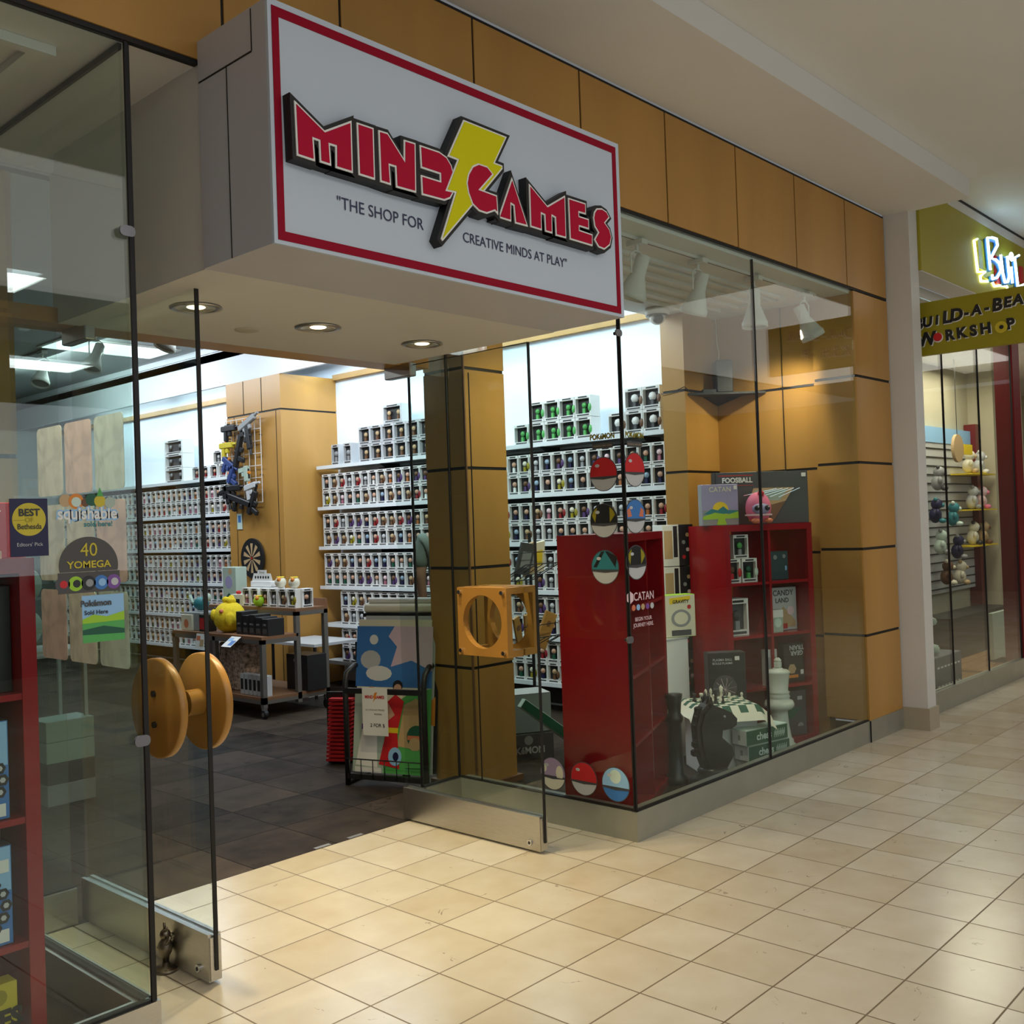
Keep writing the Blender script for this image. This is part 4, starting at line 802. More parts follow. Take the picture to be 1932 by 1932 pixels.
mb = MB(); mb.lathe([(.087,.055),(.089,.06),(.087,.066)], G['lpink'], n=24, M=Matrix.Scale(.83, 4, (0,1,0)), caps=False); lpart('ribbon', mb, t)
# pedestal and green construction box, stacked white cartons behind
t = thing('display_plinth', 'plain white display plinth between the two red shelves', 'plinth', (1.56,.93,0), R(-10)); mb = MB(); mb.bbox(-.15,.15,-.13,.15,0,.745,PAPER,.004); lpart('body', mb, t); mb = MB(); mb.bbox(-.155,.155,-.135,.155,.7455,.757,G['lgrey'],.002); lpart('top', mb, t)
t = carton('marble_run_box', 'lime green construction toy box on the white plinth', 'game box', (1.60,.80,.758), R(-28), .27, .27, .10, G['lime'], [('poly','yellow_header',[(-.05,.21),(.1,.235),(.1,.26),(-.05,.25)],G['yellow']), ('text','GRAVITY',.03,BLKP,.03,.225,.03), ('poly','track_loop',circ(.03,.12,.07,20,sy=.8),G['grey']), ('poly','track_inner',circ(.03,.12,.05,20,sy=.8),G['cream']), ('poly','ball_print',circ(.09,.19,.014,12),G['red']), ('poly','figure_patch',rect(-.04,.1,.01,.045),G['dgrey'])], side=G['lime'], front_col=G['cream'])
mb = text_mb('GRAVI', .05, G['yellow'], (-.1368,.05,.12), (0,0,-1), (0,-1,0), off=.0008, bold=.03); lpart('side_lettering', mb, t)
for k, w in enumerate(('lowest', 'second', 'third', 'topmost')):
    z = .36+k*.29 if False else .34+k*.285
    t = thing('figure_carton', 'tall white and black figure carton, %s in the stack behind the plinth' % w, 'boxed figure', (1.93,1.0,z), R(-28), 'white and black cartons stacked behind the plinth')
    mb = MB(); mb.bbox(-.10,.02,0,.15,0,.28,PAPER,.002); lpart('white_half', mb, t)
    mb = MB(); mb.bbox(.021,.13,0,.15,0,.28,BLKP,.002); lpart('black_half', mb, t)
    mb = MB(); mb.box(-.092,-.03,-.001,0,.05,.24,G['tan']); lpart('window', mb, t)
    mb = MB(); mb.box(-.022,.008,-.001,0,.06,.27,BLKP); lpart('dark_strip', mb, t)
    mb = MB(); [mb.panel(circ(.055+.03*(q%2),.06+.05*q,.014,8), 0, .001, G[('red','lpink','grey','tan')[q]], (0,0,0), UX) for q in range(4)]; lpart('figure_print', mb, t)
t = thing('stand', 'low dark stand under the stacked cartons', 'stand', (1.93,1.0,0), R(-28)); mb = MB(); mb.bbox(-.11,.14,-.01,.16,0,.338,BLKP,.003); lpart('body', mb, t)

# ------------------------------------------------------------------ giant chess pieces
CW = mat('white_plastic', (.66,.70,.62), .35); CB = mat('black_gloss', (.016,.017,.016), .3)
t = thing('chess_king', 'giant white chess king standing by the glass', 'chess piece', (2.02,.33,0))
mb = MB(); mb.lathe([(.001,0),(.128,0),(.130,.012),(.128,.03),(.10,.055),(.082,.075),(.082,.09),(.072,.10),(.068,.115),(.058,.18),(.052,.25),(.052,.275),(.078,.285),(.092,.30),(.094,.315),(.086,.335),(.066,.345),(.064,.355),(.070,.36),(.064,.375),(.064,.385),(.070,.39),(.058,.40),(.064,.46),(.072,.51),(.076,.517),(.060,.53),(.034,.535),(.030,.542),(.001,.542)], CW, n=40, caps=False); lpart('body', mb, t)
mb = MB(); mb.bbox(-.020,.020,-.02,.02,.542,.585,CW,.006); mb.lathe([(.022,.585),(.024,.592),(.012,.606),(.001,.608)], CW, n=16, caps=False); lpart('finial', mb, t)
t = thing('chess_knight', 'giant black chess knight standing by the glass', 'chess piece', (1.11,.27,0), R(-35))
mb = MB(); mb.lathe([(.001,0),(.135,0),(.138,.012),(.134,.03),(.105,.052),(.085,.07),(.088,.085),(.078,.10),(.065,.105)], CB, n=40); lpart('base', mb, t)
P_ = [(-.06,.10),(.07,.10),(.115,.17),(.10,.22),(.045,.27),(.05,.31),(.10,.315),(.135,.335),(.14,.37),(.11,.405),(.04,.44),(.0,.455),(-.01,.50),(-.04,.46),(-.08,.42),(-.105,.34),(-.10,.25),(-.085,.17)]
mb = MB(); mb.prism(P_, -.045, .045, CB); mb.prism(offset(P_, -.022), -.062, .062, CB); lpart('horse_body', mb, t)
for s in (-1, 1): mb = MB(); mb.lathe([(.022,0),(.014,.04),(.002,.075)], CB, c=(-.02,s*.03,.45), n=10); lpart('ear', mb, t)
mb = MB()
for k in range(6): mb.bbox(-.125+.006*k, -.085+.01*k, -.02, .02, .17+.048*k, .205+.048*k, CB, .006)
lpart('mane', mb, t)
for s in (-1, 1): mb = MB(); mb.ball((.055, s*.062, .39), .009, G['grey'], 8); lpart('eye', mb, t)
t = thing('chess_pawn', 'tall slim black chess piece with flat top, left of the giant knight', 'chess piece', (1.02,.455,0))
mb = MB(); mb.lathe([(.001,0),(.065,0),(.065,.02),(.06,.04),(.045,.06),(.04,.2),(.036,.34),(.05,.36),(.05,.38),(.036,.40),(.040,.45),(.048,.50),(.048,.51),(.001,.51)], CB, n=28, caps=False); lpart('body', mb, t)

# ------------------------------------------------------------------ small table with chess set
t = thing('display_cube', 'white cube stand under the roll-up chessboard', 'stand', (1.46,.42,0), R(-38)); mb = MB(); mb.bbox(-.17,.17,-.15,.17,0,.40,PAPER,.004); lpart('body', mb, t)
brd = thing('chess_board', 'green and cream roll-up chessboard with drooping corners on a cube', 'chessboard', (1.46,.42,.402), R(-38))
N = 20; bw = .25
def droop(u, v):
    d = max(0, abs(u)-.172)+max(0, -.155-v)+max(0, v-.175); return -min(d, .3)*.9 if d > 0 else 0
def hgrid(u, v): return .002+droop(u, v)*.9
def quadm(u0, u1, v0, v1, mt, mb, lift=0):
    n = 3
    for i in range(n):
        for j in range(n):
            a, b = u0+(u1-u0)*i/n, u0+(u1-u0)*(i+1)/n; c, d = v0+(v1-v0)*j/n, v0+(v1-v0)*(j+1)/n
            vs = [(a,c,hgrid(a,c)+lift),(b,c,hgrid(b,c)+lift),(b,d,hgrid(b,d)+lift),(a,d,hgrid(a,d)+lift)]
            mb.add(vs, [(0,1,2,3)], mt)
mb = MB(); N = 40
for i in range(N):
    for j in range(N):
        u0, u1, v0, v1 = -bw+i*.0125, -bw+(i+1)*.0125, -bw+j*.0125, -bw+(j+1)*.0125; uc, vc = (u0+u1)/2, (v0+v1)/2
        gr = abs(uc) < .2 and abs(vc) < .2 and (int((uc+.2)/.05)+int((vc+.2)/.05)) % 2
        mb.add([(u0,v0,hgrid(u0,v0)),(u1,v0,hgrid(u1,v0)),(u1,v1,hgrid(u1,v1)),(u0,v1,hgrid(u0,v1))], [(0,1,2,3)], G['dgreen'] if gr else G['cream'])
o = lpart('cloth', mb, brd)
PR = {'pawn': [(.001,0),(.013,0),(.013,.004),(.008,.008),(.005,.022),(.008,.025),(.008,.034),(.004,.040),(.001,.041)],
      'bishop': [(.001,0),(.015,0),(.015,.004),(.009,.010),(.006,.035),(.010,.038),(.007,.042),(.009,.052),(.002,.064),(.001,.065)],
      'king': [(.001,0),(.017,0),(.017,.005),(.010,.012),(.007,.05),(.012,.054),(.008,.058),(.012,.078),(.009,.082),(.003,.084),(.003,.092),(.001,.092)],
      'rook': [(.001,0),(.014,0),(.014,.005),(.009,.010),(.007,.03),(.011,.034),(.011,.046),(.007,.046),(.001,.044)]}
pc = [('king',.02,.03,0),('bishop',-.06,.08,0),('bishop',-.02,.10,0),('rook',-.10,.05,0),('pawn',-.03,.02,0),('pawn',.05,-.02,0),('pawn',.08,.05,0),('pawn',.15,.03,0),('pawn',-.08,.0,0),
      ('pawn',-.12,-.02,1),('rook',-.14,.06,1),('king',-.05,-.06,1),('bishop',-.10,-.08,1),('pawn',.0,-.05,1)]
for k, (kind, u, v, b_) in enumerate(pc):
    x, y = at((1.46,.42), R(-38), u, v); key = ('pc', kind, b_)
    if key not in MESH:
        mb = MB(); mb.lathe(PR[kind], BLKP if b_ else G['cream'], n=14, caps=False); o = mb.build('small'); MESH[key] = o.data; bpy.data.objects.remove(o)
    o = bpy.data.objects.new('small_chess_piece', MESH[key]); C.objects.link(o); o.location = (x, y, .406)
    tag(o, '%s %s-shaped small chess piece on the roll-up board, %s from the king' % (('cream','black')[b_], kind, ['right beside','a hand left','two squares left','furthest left','in front','right in front','right','far right','left in front','left rear','far left rear','left front','front left','front'][k]), 'chess piece', 'small chess pieces on the roll-up board')
# plasma ball box behind, chess boxes in front
t = carton('plasma_ball_box', 'black carton with a lightning ball picture behind the chessboard', 'game box', (1.74,.53,.30), R(-42), .24, .36, .10, BLKP, [('text','PLASMA BALL',.022,G['lgrey'],-.03,.315,.01), ('text','BOULE PLASMA',.020,G['lgrey'],-.03,.293,.01), ('poly','label',rect(.05,.08,.31,.335),PAPER)], side=G['dgrey'], top=G['dgrey'])
mb = MB(); mb.panel(circ(-.02,.14,.078,28), .003, .0004, G['dgrey'], (0,0,0), UX); rr = random.Random(5)
for k in range(11):
    a = 2*PI*k/11+.2; x0, z0 = -.02, .13; pts = []
    for q_ in range(4): pts.append((x0+.024*q_*math.cos(a)+rr.uniform(-.004,.004), z0+.024*q_*math.sin(a)))
    for a_, b_ in zip(pts, pts[1:]): mb.panel([a_, b_, (b_[0]+.002,b_[1]+.001), (a_[0]+.002,a_[1]+.001)], .0036, .0004, G['lpink'], (0,0,0), UX)
lpart('ball_picture', mb, t)
t = thing('stand', 'low black stand under the lightning ball carton', 'stand', (1.74,.53,0), R(-42)); mb = MB(); mb.bbox(-.12,.12,.0,.10,0,.298,BLKP,.003); lpart('body', mb, t)
for k, (dx, w) in enumerate(((.015, 'lowest'), (.0, 'middle'), (-.02, 'topmost'))):
    t = thing('chess_set_box', 'long green and white chess set box, %s of three by the glass' % w, 'game box', (1.52+dx,.135,.001+k*.092), R(-12), 'green chess set boxes stacked by the glass')
    mb = MB(); mb.bbox(-.18,.18,0,.11,0,.09,G['sage'],.002); lpart('carton', mb, t)
    mb = MB(); mb.box(-.178,.178,-.001,0,.004,.086,G['dgreen']); mb.box(-.178,.178,.004,.106,.09,.0908,G['mint']); lpart('green_print', mb, t)
    mb = MB(); mb.box(-.181,-.180,.004,.106,.004,.086,PAPER); mb.box(-.1816,-.181,.045,.062,.03,.06,G['grey']); lpart('end_label', mb, t)
    mb = text_mb('chess', .06, G['mint'], (-.03,0,.045), UX, off=.0012, bold=.03)
    for q in range(12): mb.panel(rect(.06+q*.008,.064+q*.008,.02+.012*(q%2),.055+.012*(q%2)), .0012, .0004, G['mint'], (0,0,0), UX)
    lpart('lettering', mb, t)
# boxes leaning behind the right side glass: rack of wooden games and dark cartons
t = thing('wire_display_rack', 'black wire rack with tilted baskets behind the square door pull', 'rack', (1.38,1.88,0), 0)
mb = MB()
for dx in (-.17,.17): mb.box(dx-.008,dx+.008,.1,.116,0,1.45,BLKM)
lpart('upright', mb, t)
for z in (.62, 1.12): mb = MB(); mb.tube([(-.18,-.16,z+.12),(-.18,.09,z),(.18,.09,z),(.18,-.16,z+.12),(-.18,-.16,z+.12)], .004, BLKM); mb.tube([(-.18,-.12,z+.2),(.18,-.12,z+.2)], .003, BLKM); [mb.tube([(-.14+.07*q,-.155,z+.115),(-.14+.07*q,.09,z)], .003, BLKM) for q in range(5)]; lpart('basket', mb, t)
for k, (dx, z, rot, mt, w) in enumerate(((-.08,1.14,8,G['dgrey'],'dark book in the upper basket of the wire rack'), (.02,1.14,-14,G['tan'],'tan wooden game leaning in the upper basket of the wire rack'), (.10,1.14,-8,G['cream'],'cream booklet at the right of the upper wire basket'))):
    t = thing('puzzle_book', w, 'game', (1.38+dx,1.85,z+.03), 0); t.rotation_euler = (R(12), R(rot), 0); mb = MB(); mb.bbox(-.07,.07,-.01+.01*k,.01+.01*k,0,.22,mt,.002); lpart('cover', mb, t); mb = MB(); mb.box(-.045,.045,-.0115+.01*k,-.0102+.01*k,.05,.16,G['grey'] if k != 2 else G['yellow']); lpart('picture', mb, t)
for k, (dx, rot, w) in enumerate(((-.11,-22,'leftmost'), (-.03,-14,'middle'), (.08,20,'rightmost'))):
    t = thing('wooden_game', 'brown wooden game board, %s in the lower wire rack basket' % w, 'game', (1.38+dx,1.85,.65), 0); t.rotation_euler = (R(10), R(rot), 0); mb = MB(); mb.bbox(-.03-.03*(k==2),.03+.03*(k==2),-.01,.01,0,.26,WOODL,.003); lpart('board', mb, t); mb = MB(); mb.cyl((0,-.011,.18),(0,-.0125,.18),.02,DWOOD,n=14); lpart('inlay', mb, t)
t = carton('card_game_carton', 'grey and black trading card carton on floor behind side glass', 'game box', (.98,1.55,0), R(-30), .34, .165, .28, BLKP, [('text','POK\u00e9MON',.06,G['lgrey'],-.03,.06,.03), ('poly','ring_print',circ(0,.125,.03,16),G['grey'])], front_col=G['dgrey'])
t = carton('carton', 'tall grey carton with black side on the trading card carton', 'box', (1.03,1.56,.166), R(-30), .27, .25, .24, BLKP, front_col=mat('steel_blue_grey', (.22,.27,.27), .5), top=G['lgrey'])
t = thing('chess_set_box', 'green checkered game box leaning slantwise against the grey carton', 'game box', (.93,1.40,.26), R(-30)); t.rotation_euler = (R(-4), R(38), R(-30))
mb = MB(); mb.bbox(-.19,.19,-.06,.0,0,.06,G['sage'],.002); lpart('carton', mb, t); mb = MB(); mb.box(-.188,.188,-.0612,-.06,.003,.057,G['dgreen']); lpart('green_print', mb, t)
mb = MB()
for a_ in range(10):
    for b_ in range(3):
        if (a_+b_) % 2: mb.box(.0+a_*.018,.018+a_*.018,-.056+b_*.018,-.038+b_*.018,.06,.0608,G['dgreen'])
lpart('checker_print', mb, t)
# speaker on corner shelf, outlet
t = thing('corner_shelf', 'black corner shelf high on the wood display wall', 'shelf', (2.5,.95,2.385))
mb = MB(); mb.prism([(0,0),(1,0)] and [(2.24,0),(2.652,0),(2.652,.012),(2.24,.012)], 1.068, 1.078, BLKM)
mb = MB(); mb.add([(2.652,1.072,2.385),(2.26,1.072,2.385),(2.652,.68,2.385),(2.652,1.072,2.40),(2.26,1.072,2.40),(2.652,.68,2.40)], [(0,1,2),(3,5,4),(0,3,4,1),(1,4,5,2),(2,5,3,0)], BLKM); wpart('board', mb, t)
mb = MB(); mb.add([(2.652,1.072,2.384),(2.45,1.072,2.384),(2.652,.87,2.384),(2.652,1.072,2.33)], [(0,2,1),(0,1,3),(1,2,3),(2,0,3)], BLKM); wpart('bracket', mb, t)
t = thing('speaker', 'black box loudspeaker on the corner shelf', 'speaker', (2.53,.95,2.401), R(-45)); mb = MB(); mb.bbox(-.06,.06,-.06,.06,0,.235,BLKP,.006); lpart('cabinet', mb, t); mb = MB(); mb.bbox(-.055,.055,-.064,-.0605,.008,.227,BLKM,.001); lpart('grille', mb, t)
t = thing('power_adapter', 'flat black box on the corner shelf beside the loudspeaker', 'adapter', (2.42,1.0,2.401), R(-45)); mb = MB(); mb.bbox(-.05,.05,-.02,.03,0,.028,BLKP,.003); lpart('case', mb, t)
mb = MB(); mb.tube([(2.645,1.06,2.968),(2.64,1.055,2.86),(2.63,1.045,2.78),(2.64,1.04,2.72),(2.60,1.02,2.64)], .0025, PAPER, 6); tag(mb.build('cable'), 'thin white cable hanging from the display ceiling to the loudspeaker', 'cable')
mb = MB(); mb.tube([(2.40,1.06,2.42),(2.30,1.065,2.40),(2.21,1.07,2.44),(2.215,1.15,2.42),(2.215,1.27,2.41)], .003, BLKM, 6); tag(mb.build('cable'), 'black cable running left from corner shelf along the wood joint', 'cable')
t = thing('wall_outlet', 'cream wall outlet with a black plug low on the wood display wall', 'outlet', (2.651,.42,.46)); mb = MB(); mb.bbox(-.006,.0,-.04,.04,-.06,.06,G['cream'],.002); lpart('plate', mb, t); mb = MB(); mb.bbox(-.03,-.0065,-.02,.02,.0,.05,BLKP,.003); lpart('plug', mb, t)

# ------------------------------------------------------------------ left display: red shelf and boxes
lx, ly = -3.46, .10
cube_shelf('red cube shelf in left display window with blue puzzle boxes', (lx, ly, 0), 0, .77, 1.46, .39, 2, 4)
rows = [.0425,.3955,.7395,1.0835,1.4602]
t = carton('toy_carton', 'bright red toy carton with a white ribbon band, on the left red shelf', 'game box', (-2.86,.20,1.4602), 0, .38, .16, .12, G['red'], [('poly','ribbon_band',[(-.16,.13),(-.10,.16),(.12,.02),(.12,.0),(.06,.0)],G['cream']), ('text','Sweet Petz..',.026,PAPER,.06,.142,.03), ('text','Bread',.026,G['dgrey'],.01,.07,.0)], front_col=G['red'])
for row, k in ((2,0),(1,1)):
    pass
x = -2.88
t = carton('game_box', 'black carton deep in the top right cell of the left red shelf', 'game box', (x,.16,rows[3]), 0, .29, .30, .12, BLKP, [('poly','dark_picture',[(-.1,.08),(.0,.2),(.1,.12),(.08,.05)],G['dgrey']), ('poly','lace_print',[(.02,.02),(.11,.02),(.10,.05),(.06,.03)],G['lpink'])])
for row, w in ((2,'second'), (1,'third')):
    t = carton('puzzle_box', 'blue gear puzzle box in the %s row of left red shelf' % w, 'game box', (x-.01,.12,rows[row]), 0, .25, .275, .06, BLKM, [('poly','sky_band',rect(-.12,.12,.15,.27),G['lblue']), ('text','BRAKE' if row == 2 else 'TRIPLE',.055,PAPER,-.02,.225,.05,.9), ('poly','label',rect(.08,.112,.01,.045),PAPER)]+([('poly','price_tag',rect(.05,.115,.20,.235),PAPER)] if row == 1 else []), front_col=G['blue'])
    mb = MB()
    for q in range(14):
        a = 2*PI*q/14; c_ = (.03+.075*math.cos(a), .11+.075*math.sin(a)); mb.panel(circ(c_[0], c_[1], .017, 6), .004, .0004, BLKP, (0,0,0), UX); mb.panel(circ(c_[0], c_[1], .008, 6), .0046, .0004, G['lgrey'], (0,0,0), UX)
    mb.panel(circ(.03,.11,.035,20), .004, .0004, G['blue'], (0,0,0), UX); lpart('gear_picture', mb, t)
    t = thing('board_stack', 'stack of dark boards behind the blue box, %s row of left red shelf' % w, 'game', (x,.25,rows[row])); mb = MB()
    for q in range(6): mb.box(-.13,.135,.0,.16,.01+q*.047,.05+q*.047,DWOOD if q % 2 else BLKM)
    lpart('boards', mb, t)
t = thing('wood_panel', 'light brown wooden board behind the blue boxes in the left red shelf', 'board', (x,.43,rows[2])); mb = MB(); mb.box(-.15,.15,0,.012,0,.32,WOODL); lpart('board', mb, t)
t = carton('game_box', 'yellow game box with black lettering, bottom row of left red shelf', 'game box', (x+.01,.12,rows[0]), 0, .22, .25, .06, G['gold'], [('text','GAMES',.07,BLKP,.02,.15,.06,.9), ('text','live',.04,BLKP,.06,.10,.05), ('poly','badge',circ(.06,.215,.022,16),G['olive']), ('text','.com',.02,BLKP,.06,.02)], front_col=G['gold'])
t = thing('wooden_rod', 'round wooden rod lying on the left display floor', 'rod', (-2.62,.35,.03)); mb = MB(); mb.cyl((-.25,.25,0),(.13,-.27,0),.02,WOODL,n=14); lpart('rod', mb, t)
# things far inside seen through the left display
t = thing('display_plinth', 'green box stack on the floor seen through left display glass', 'boxes', (-1.30,3.15,0))
for q, mt in enumerate((G['grey'],G['dgrey'],G['sage'],G['sage'])): mb = MB(); mb.bbox(-.14,.14,-.10,.12,.12*q,.12*q+.118,mt,.003); lpart('carton', mb, t)
t = thing('cushion_stack', 'pale round plush cushions piled on a shelf seen through left glass', 'plush toys', (-1.52,3.3,.88))
for q in range(2): mb = MB(); mb.ball((0,0,.13+q*.25), .16, G['sage'], 18, (1.1,1,.85)); lpart('cushion', mb, t)
t = thing('side_table', 'low white table behind the left side glass', 'table', (-1.45,3.3,0)); mb = MB(); mb.box(-.25,.3,-.2,.2,.84,.878,G['lgrey']); lpart('tabletop', mb, t)
for a_ in (-.23,.27):
    for b_ in (-.18,.17): mb = MB(); mb.box(a_,a_+.02,b_,b_+.02,0,.84,G['lgrey']); lpart('leg', mb, t)
t = thing('wire_grid_wall', 'tall grey wire grid fixture at the back behind the left display', 'wire rack', (-3.0,6.5,0))
mb = MB()
for q in range(26): mb.box(-5.2,-1.2,6.49,6.496,.15+q*.085,.156+q*.085,G['grey'])
for q in range(44): mb.box(-5.2+q*.093,-5.194+q*.093,6.497,6.503,.05,2.3,G['grey'])
wpart('grid', mb, t)
mb = MB(); [mb.box(-5.2,-1.2,6.35,6.49,z,z+.02,SHELFW) for z in (.5,1.0,1.5,1.9)]; wpart('ledge', mb, t)
rr = random.Random(11); gk = 0
for z in (.521,1.021,1.521,1.921):
    for q in range(9):
        w_ = rr.uniform(.12,.3); h_ = rr.uniform(.12,.26); xx = -4.9+q*.42; c_ = rr.choice(['sage','dgreen','grey','lav','tan','dgrey','cream','olive']); gk += 1
        mb = MB(); mb.bbox(xx,xx+w_,6.38,6.48,z,z+h_,G[c_],.004); mb.box(xx+.02,xx+w_-.02,6.378,6.38,z+h_*.5,z+h_*.9,G['lgrey'])
        tag(mb.build('game_box'), '%s game box on far wire grid, %s from left on its %s ledge' % (c_.replace('dgreen','dark green').replace('dgrey','charcoal').replace('lav','lilac'), ordinal(q+1), {.521:'lowest',1.021:'second',1.521:'third',1.921:'top'}[z]), 'game box', 'game boxes on the far wire grid')

# ------------------------------------------------------------------ tiered cart in the shop
FRM = mat('grey_frame', (.17,.16,.145), .45, .3); TBL = mat('table_wood', (.24,.12,.06), .5, noise=(5,.15,(1,.2,1)))
x0, xm, x1, y0, y1 = .83, 1.17, 1.50, 4.30, 5.72
t = thing('tiered_cart', 'two-tier wooden display cart with grey frame on casters', 'cart', (1.16,5.0,0))
mb = MB(); mb.box(x0, xm+.02, y0, y1, .645, .67, TBL); wpart('lower_top', mb, t)
mb = MB(); mb.box(xm, x1, y0, y1, .85, .875, TBL); mb.box(x1-.02, x1, y0, y1, .875, .94, TBL); wpart('upper_top', mb, t)
mb = MB(); mb.box(x0, x1, y0, y1, .15, .175, TBL); wpart('base_shelf', mb, t)
for (a, b, h) in ((x0,y0,.645),(x0,y1-.04,.645),(xm,y0,.85),(xm,y1-.04,.85),(x1-.04,y0,.85),(x1-.04,y1-.04,.85),(x0,(y0+y1)/2,.645)):
    mb = MB(); mb.box(a, a+.04, b, b+.04, .09, h, FRM); wpart('post', mb, t)
mb = MB(); mb.box(x0,xm,y0,y0+.03,.61,.645,FRM); mb.box(xm,x1,y0,y0+.03,.815,.85,FRM); mb.box(x0,x0+.03,y0,y1,.61,.645,FRM); mb.box(x0,x1,y0,y0+.03,.12,.15,FRM); mb.box(x0,x0+.03,y0,y1,.12,.15,FRM); mb.box(xm,xm+.03,y0,y1,.815,.85,FRM); wpart('rails', mb, t)
for a, b in ((x0+.02,y0+.02),(x1-.02,y0+.02),(x0+.02,y1-.02),(x1-.02,y1-.02)):
    mb = MB(); mb.cyl((a-.015,b,.038),(a+.015,b,.038),.036,BLKM,n=18); mb.cyl((a-.017,b,.038),(a+.017,b,.038),.018,CHROME,n=12); mb.box(a-.02,a+.02,b-.012,b+.012,.07,.09,CHROME); wpart('caster', mb, t)
# plush bird
t = thing('plush_bird', 'big round yellow plush bird sitting on the cart', 'plush toy', (.975,5.0,.6705), R(-120))
PY = mat('yellow_plush', (.80,.60,.02), .9, noise=(60,.12), bump=.3)
mb = MB(); mb.ball((0,0,.13), .145, PY, 24, (1.0,.95,.95)); lpart('body', mb, t)
mb = MB()
for a_, b_, c_ in ((-.04,0,.275),(0,.02,.29),(.04,0,.275),(0,-.03,.28),(.02,.03,.27)): mb.ball((a_,b_,c_), .03, PY, 10)
lpart('crest', mb, t)
for s in (-1, 1): mb = MB(); mb.ball((s*.142,.0,.12), .05, PY, 12, (.4,.9,1.2)); lpart('wing', mb, t)
mb = MB(); mb.ball((.0,-.13,.155), .05, PY, 14, (1,.6,1)); lpart('cheek', mb, t)
for s in (-1, 1): mb = MB(); mb.ball((s*.05,-.12,.215), .008, BLKP, 8); lpart('eye', mb, t)
mb = MB(); mb.ball((.11,-.07,.19), .02, G['coral'], 8); lpart('beak', mb, t)
# goods on the cart
def cbox(x, y, z, w, h, d, mt, label, cat='box', rz=-90, front=(), fc=None, group=None, nm='carton'): return carton(nm, label, cat, (x,y,z), R(rz), w, h, d, mt, front, group=group, front_col=fc)
for q in range(4): put_box(('std', [3,9,4,11][q]), std([3,9,4,11][q])[1], (1.20,4.34+q*.135,.876), 0, 'yellow-brown figure box on the cart upper tier, %s from its right end' % ordinal(q+1), 'figure boxes on the cart')
put_box(('std', 2), std(2)[1], (1.37,4.322,.876), R(90), 'dark figure box turned sideways at the right end of the cart', 'figure boxes on the cart')
for q in range(2): put_box(('std', 8), std(8)[1], (1.20,4.90+q*.13,.876), 0, 'pale pink figure box on the cart upper tier, %s left of the round ducks' % ordinal(q+1), 'figure boxes on the cart')
for q, (yy, zz, w) in enumerate(((4.86,.876,'standing in front of the figure boxes'), (4.62,1.038,'lying on top of the figure boxes'), (4.42,1.038,'under a yellow ring on the figure boxes'))):
    t = thing('round_duck_toy', 'small round yellow-green toy '+w, 'toy', (1.185 if q == 0 else 1.25, yy, zz)); mb = MB(); mb.ball((0,0,.05), .05, G['lime'] if q == 0 else G['cream'], 14); lpart('body', mb, t); mb = MB(); mb.ball((-.03,-.02,.075), .02, G['orange'], 8); lpart('beak', mb, t)
    mb = MB(); mb.lathe([(.03,.09),(.036,.095),(.03,.10),(.026,.095),(.03,.09)], G['yellow'], n=16, caps=False); lpart('ring', mb, t)
t = thing('counter_display', 'white cardboard counter display with printed header on cart', 'display', (1.32,5.0,1.04), R(-90)); 
mb = MB(); mb.bbox(-.16,.16,-.02,.08,0,.05,PAPER,.003); mb.panel([(-.16,.05),(.16,.05),(.13,.12),(.07,.12),(.07,.15),(-.07,.15),(-.07,.12),(-.13,.12)], 0, .003, PAPER, (0,0,0), UX); lpart('tray', mb, t)
mb = text_mb('Disney', .03, G['dgrey'], (0,0,.13), UX, off=.004); [mb.panel(circ(-.10+.04*q,.085,.013,8), .004, .0005, BLKP, (0,0,0), UX) for q in range(6)]; lpart('header_print', mb, t)
t = thing('carton', 'white carton holding up the counter display on the cart', 'box', (1.35,5.0,.876)); mb = MB(); mb.bbox(-.09,.10,-.16,.16,0,.16,PAPER,.003); lpart('carton', mb, t)
cbox(1.19,5.22,.876,.20,.10,.12,G['cream'],'cream box of red cherry toys at the middle of the cart', front=[('poly','letter_print',rect(-.05,.05,.02,.06),BLKP)])
mb = MB(); rr = random.Random(2)
for q in range(5):
    mb = MB(); mb.ball((1.24+rr.uniform(-.02,.03),5.15+q*.035,.992), .016, G['red'], 8); tag(mb.build('cherry_toy'), 'little red ball toy on the cream box, %s from the right' % ordinal(q+1), 'toy', 'red ball toys on the cream box')
t = thing('picture_bag', 'tall green and blue printed paper bag standing on the cart', 'bag', (1.30,5.52,.876), R(-90)); mb = MB(); mb.bbox(-.10,.12,0,.12,0,.34,G['sage'],.004); lpart('bag', mb, t)
mb = MB(); mb.panel(circ(0,.20,.06,14), 0, .001, G['lav'], (0,0,0), UX); mb.panel([(-.09,.03),(0,.1),(.11,.04),(.11,.01),(-.09,.01)], 0, .001, G['dgreen'], (0,0,0), UX); mb.panel(circ(.03,.30,.03,10), 0, .001, G['tan'], (0,0,0), UX); lpart('picture', mb, t)
t = thing('dinosaur_toy', 'grey-green toy creature on the left end of the cart', 'toy', (1.0,5.50,.671)); mb = MB(); mb.bbox(-.10,.10,-.14,.14,0,.16,G['grey'],.004); lpart('base_box', mb, t)
mb = MB(); mb.ball((0,0,.23), .07, G['teal'], 14, (.8,1.4,.9)); mb.ball((0,-.10,.29), .04, G['sage'], 10); mb.tube([(0,.08,.22),(0,.15,.24),(0,.19,.30)], .015, G['sage']); lpart('creature', mb, t)
cbox(.88,5.56,.671,.18,.14,.05,G['cream'],'small cream picture box at the left end of the cart', front=[('poly','picture',circ(0,.06,.04,12),G['coral'])])
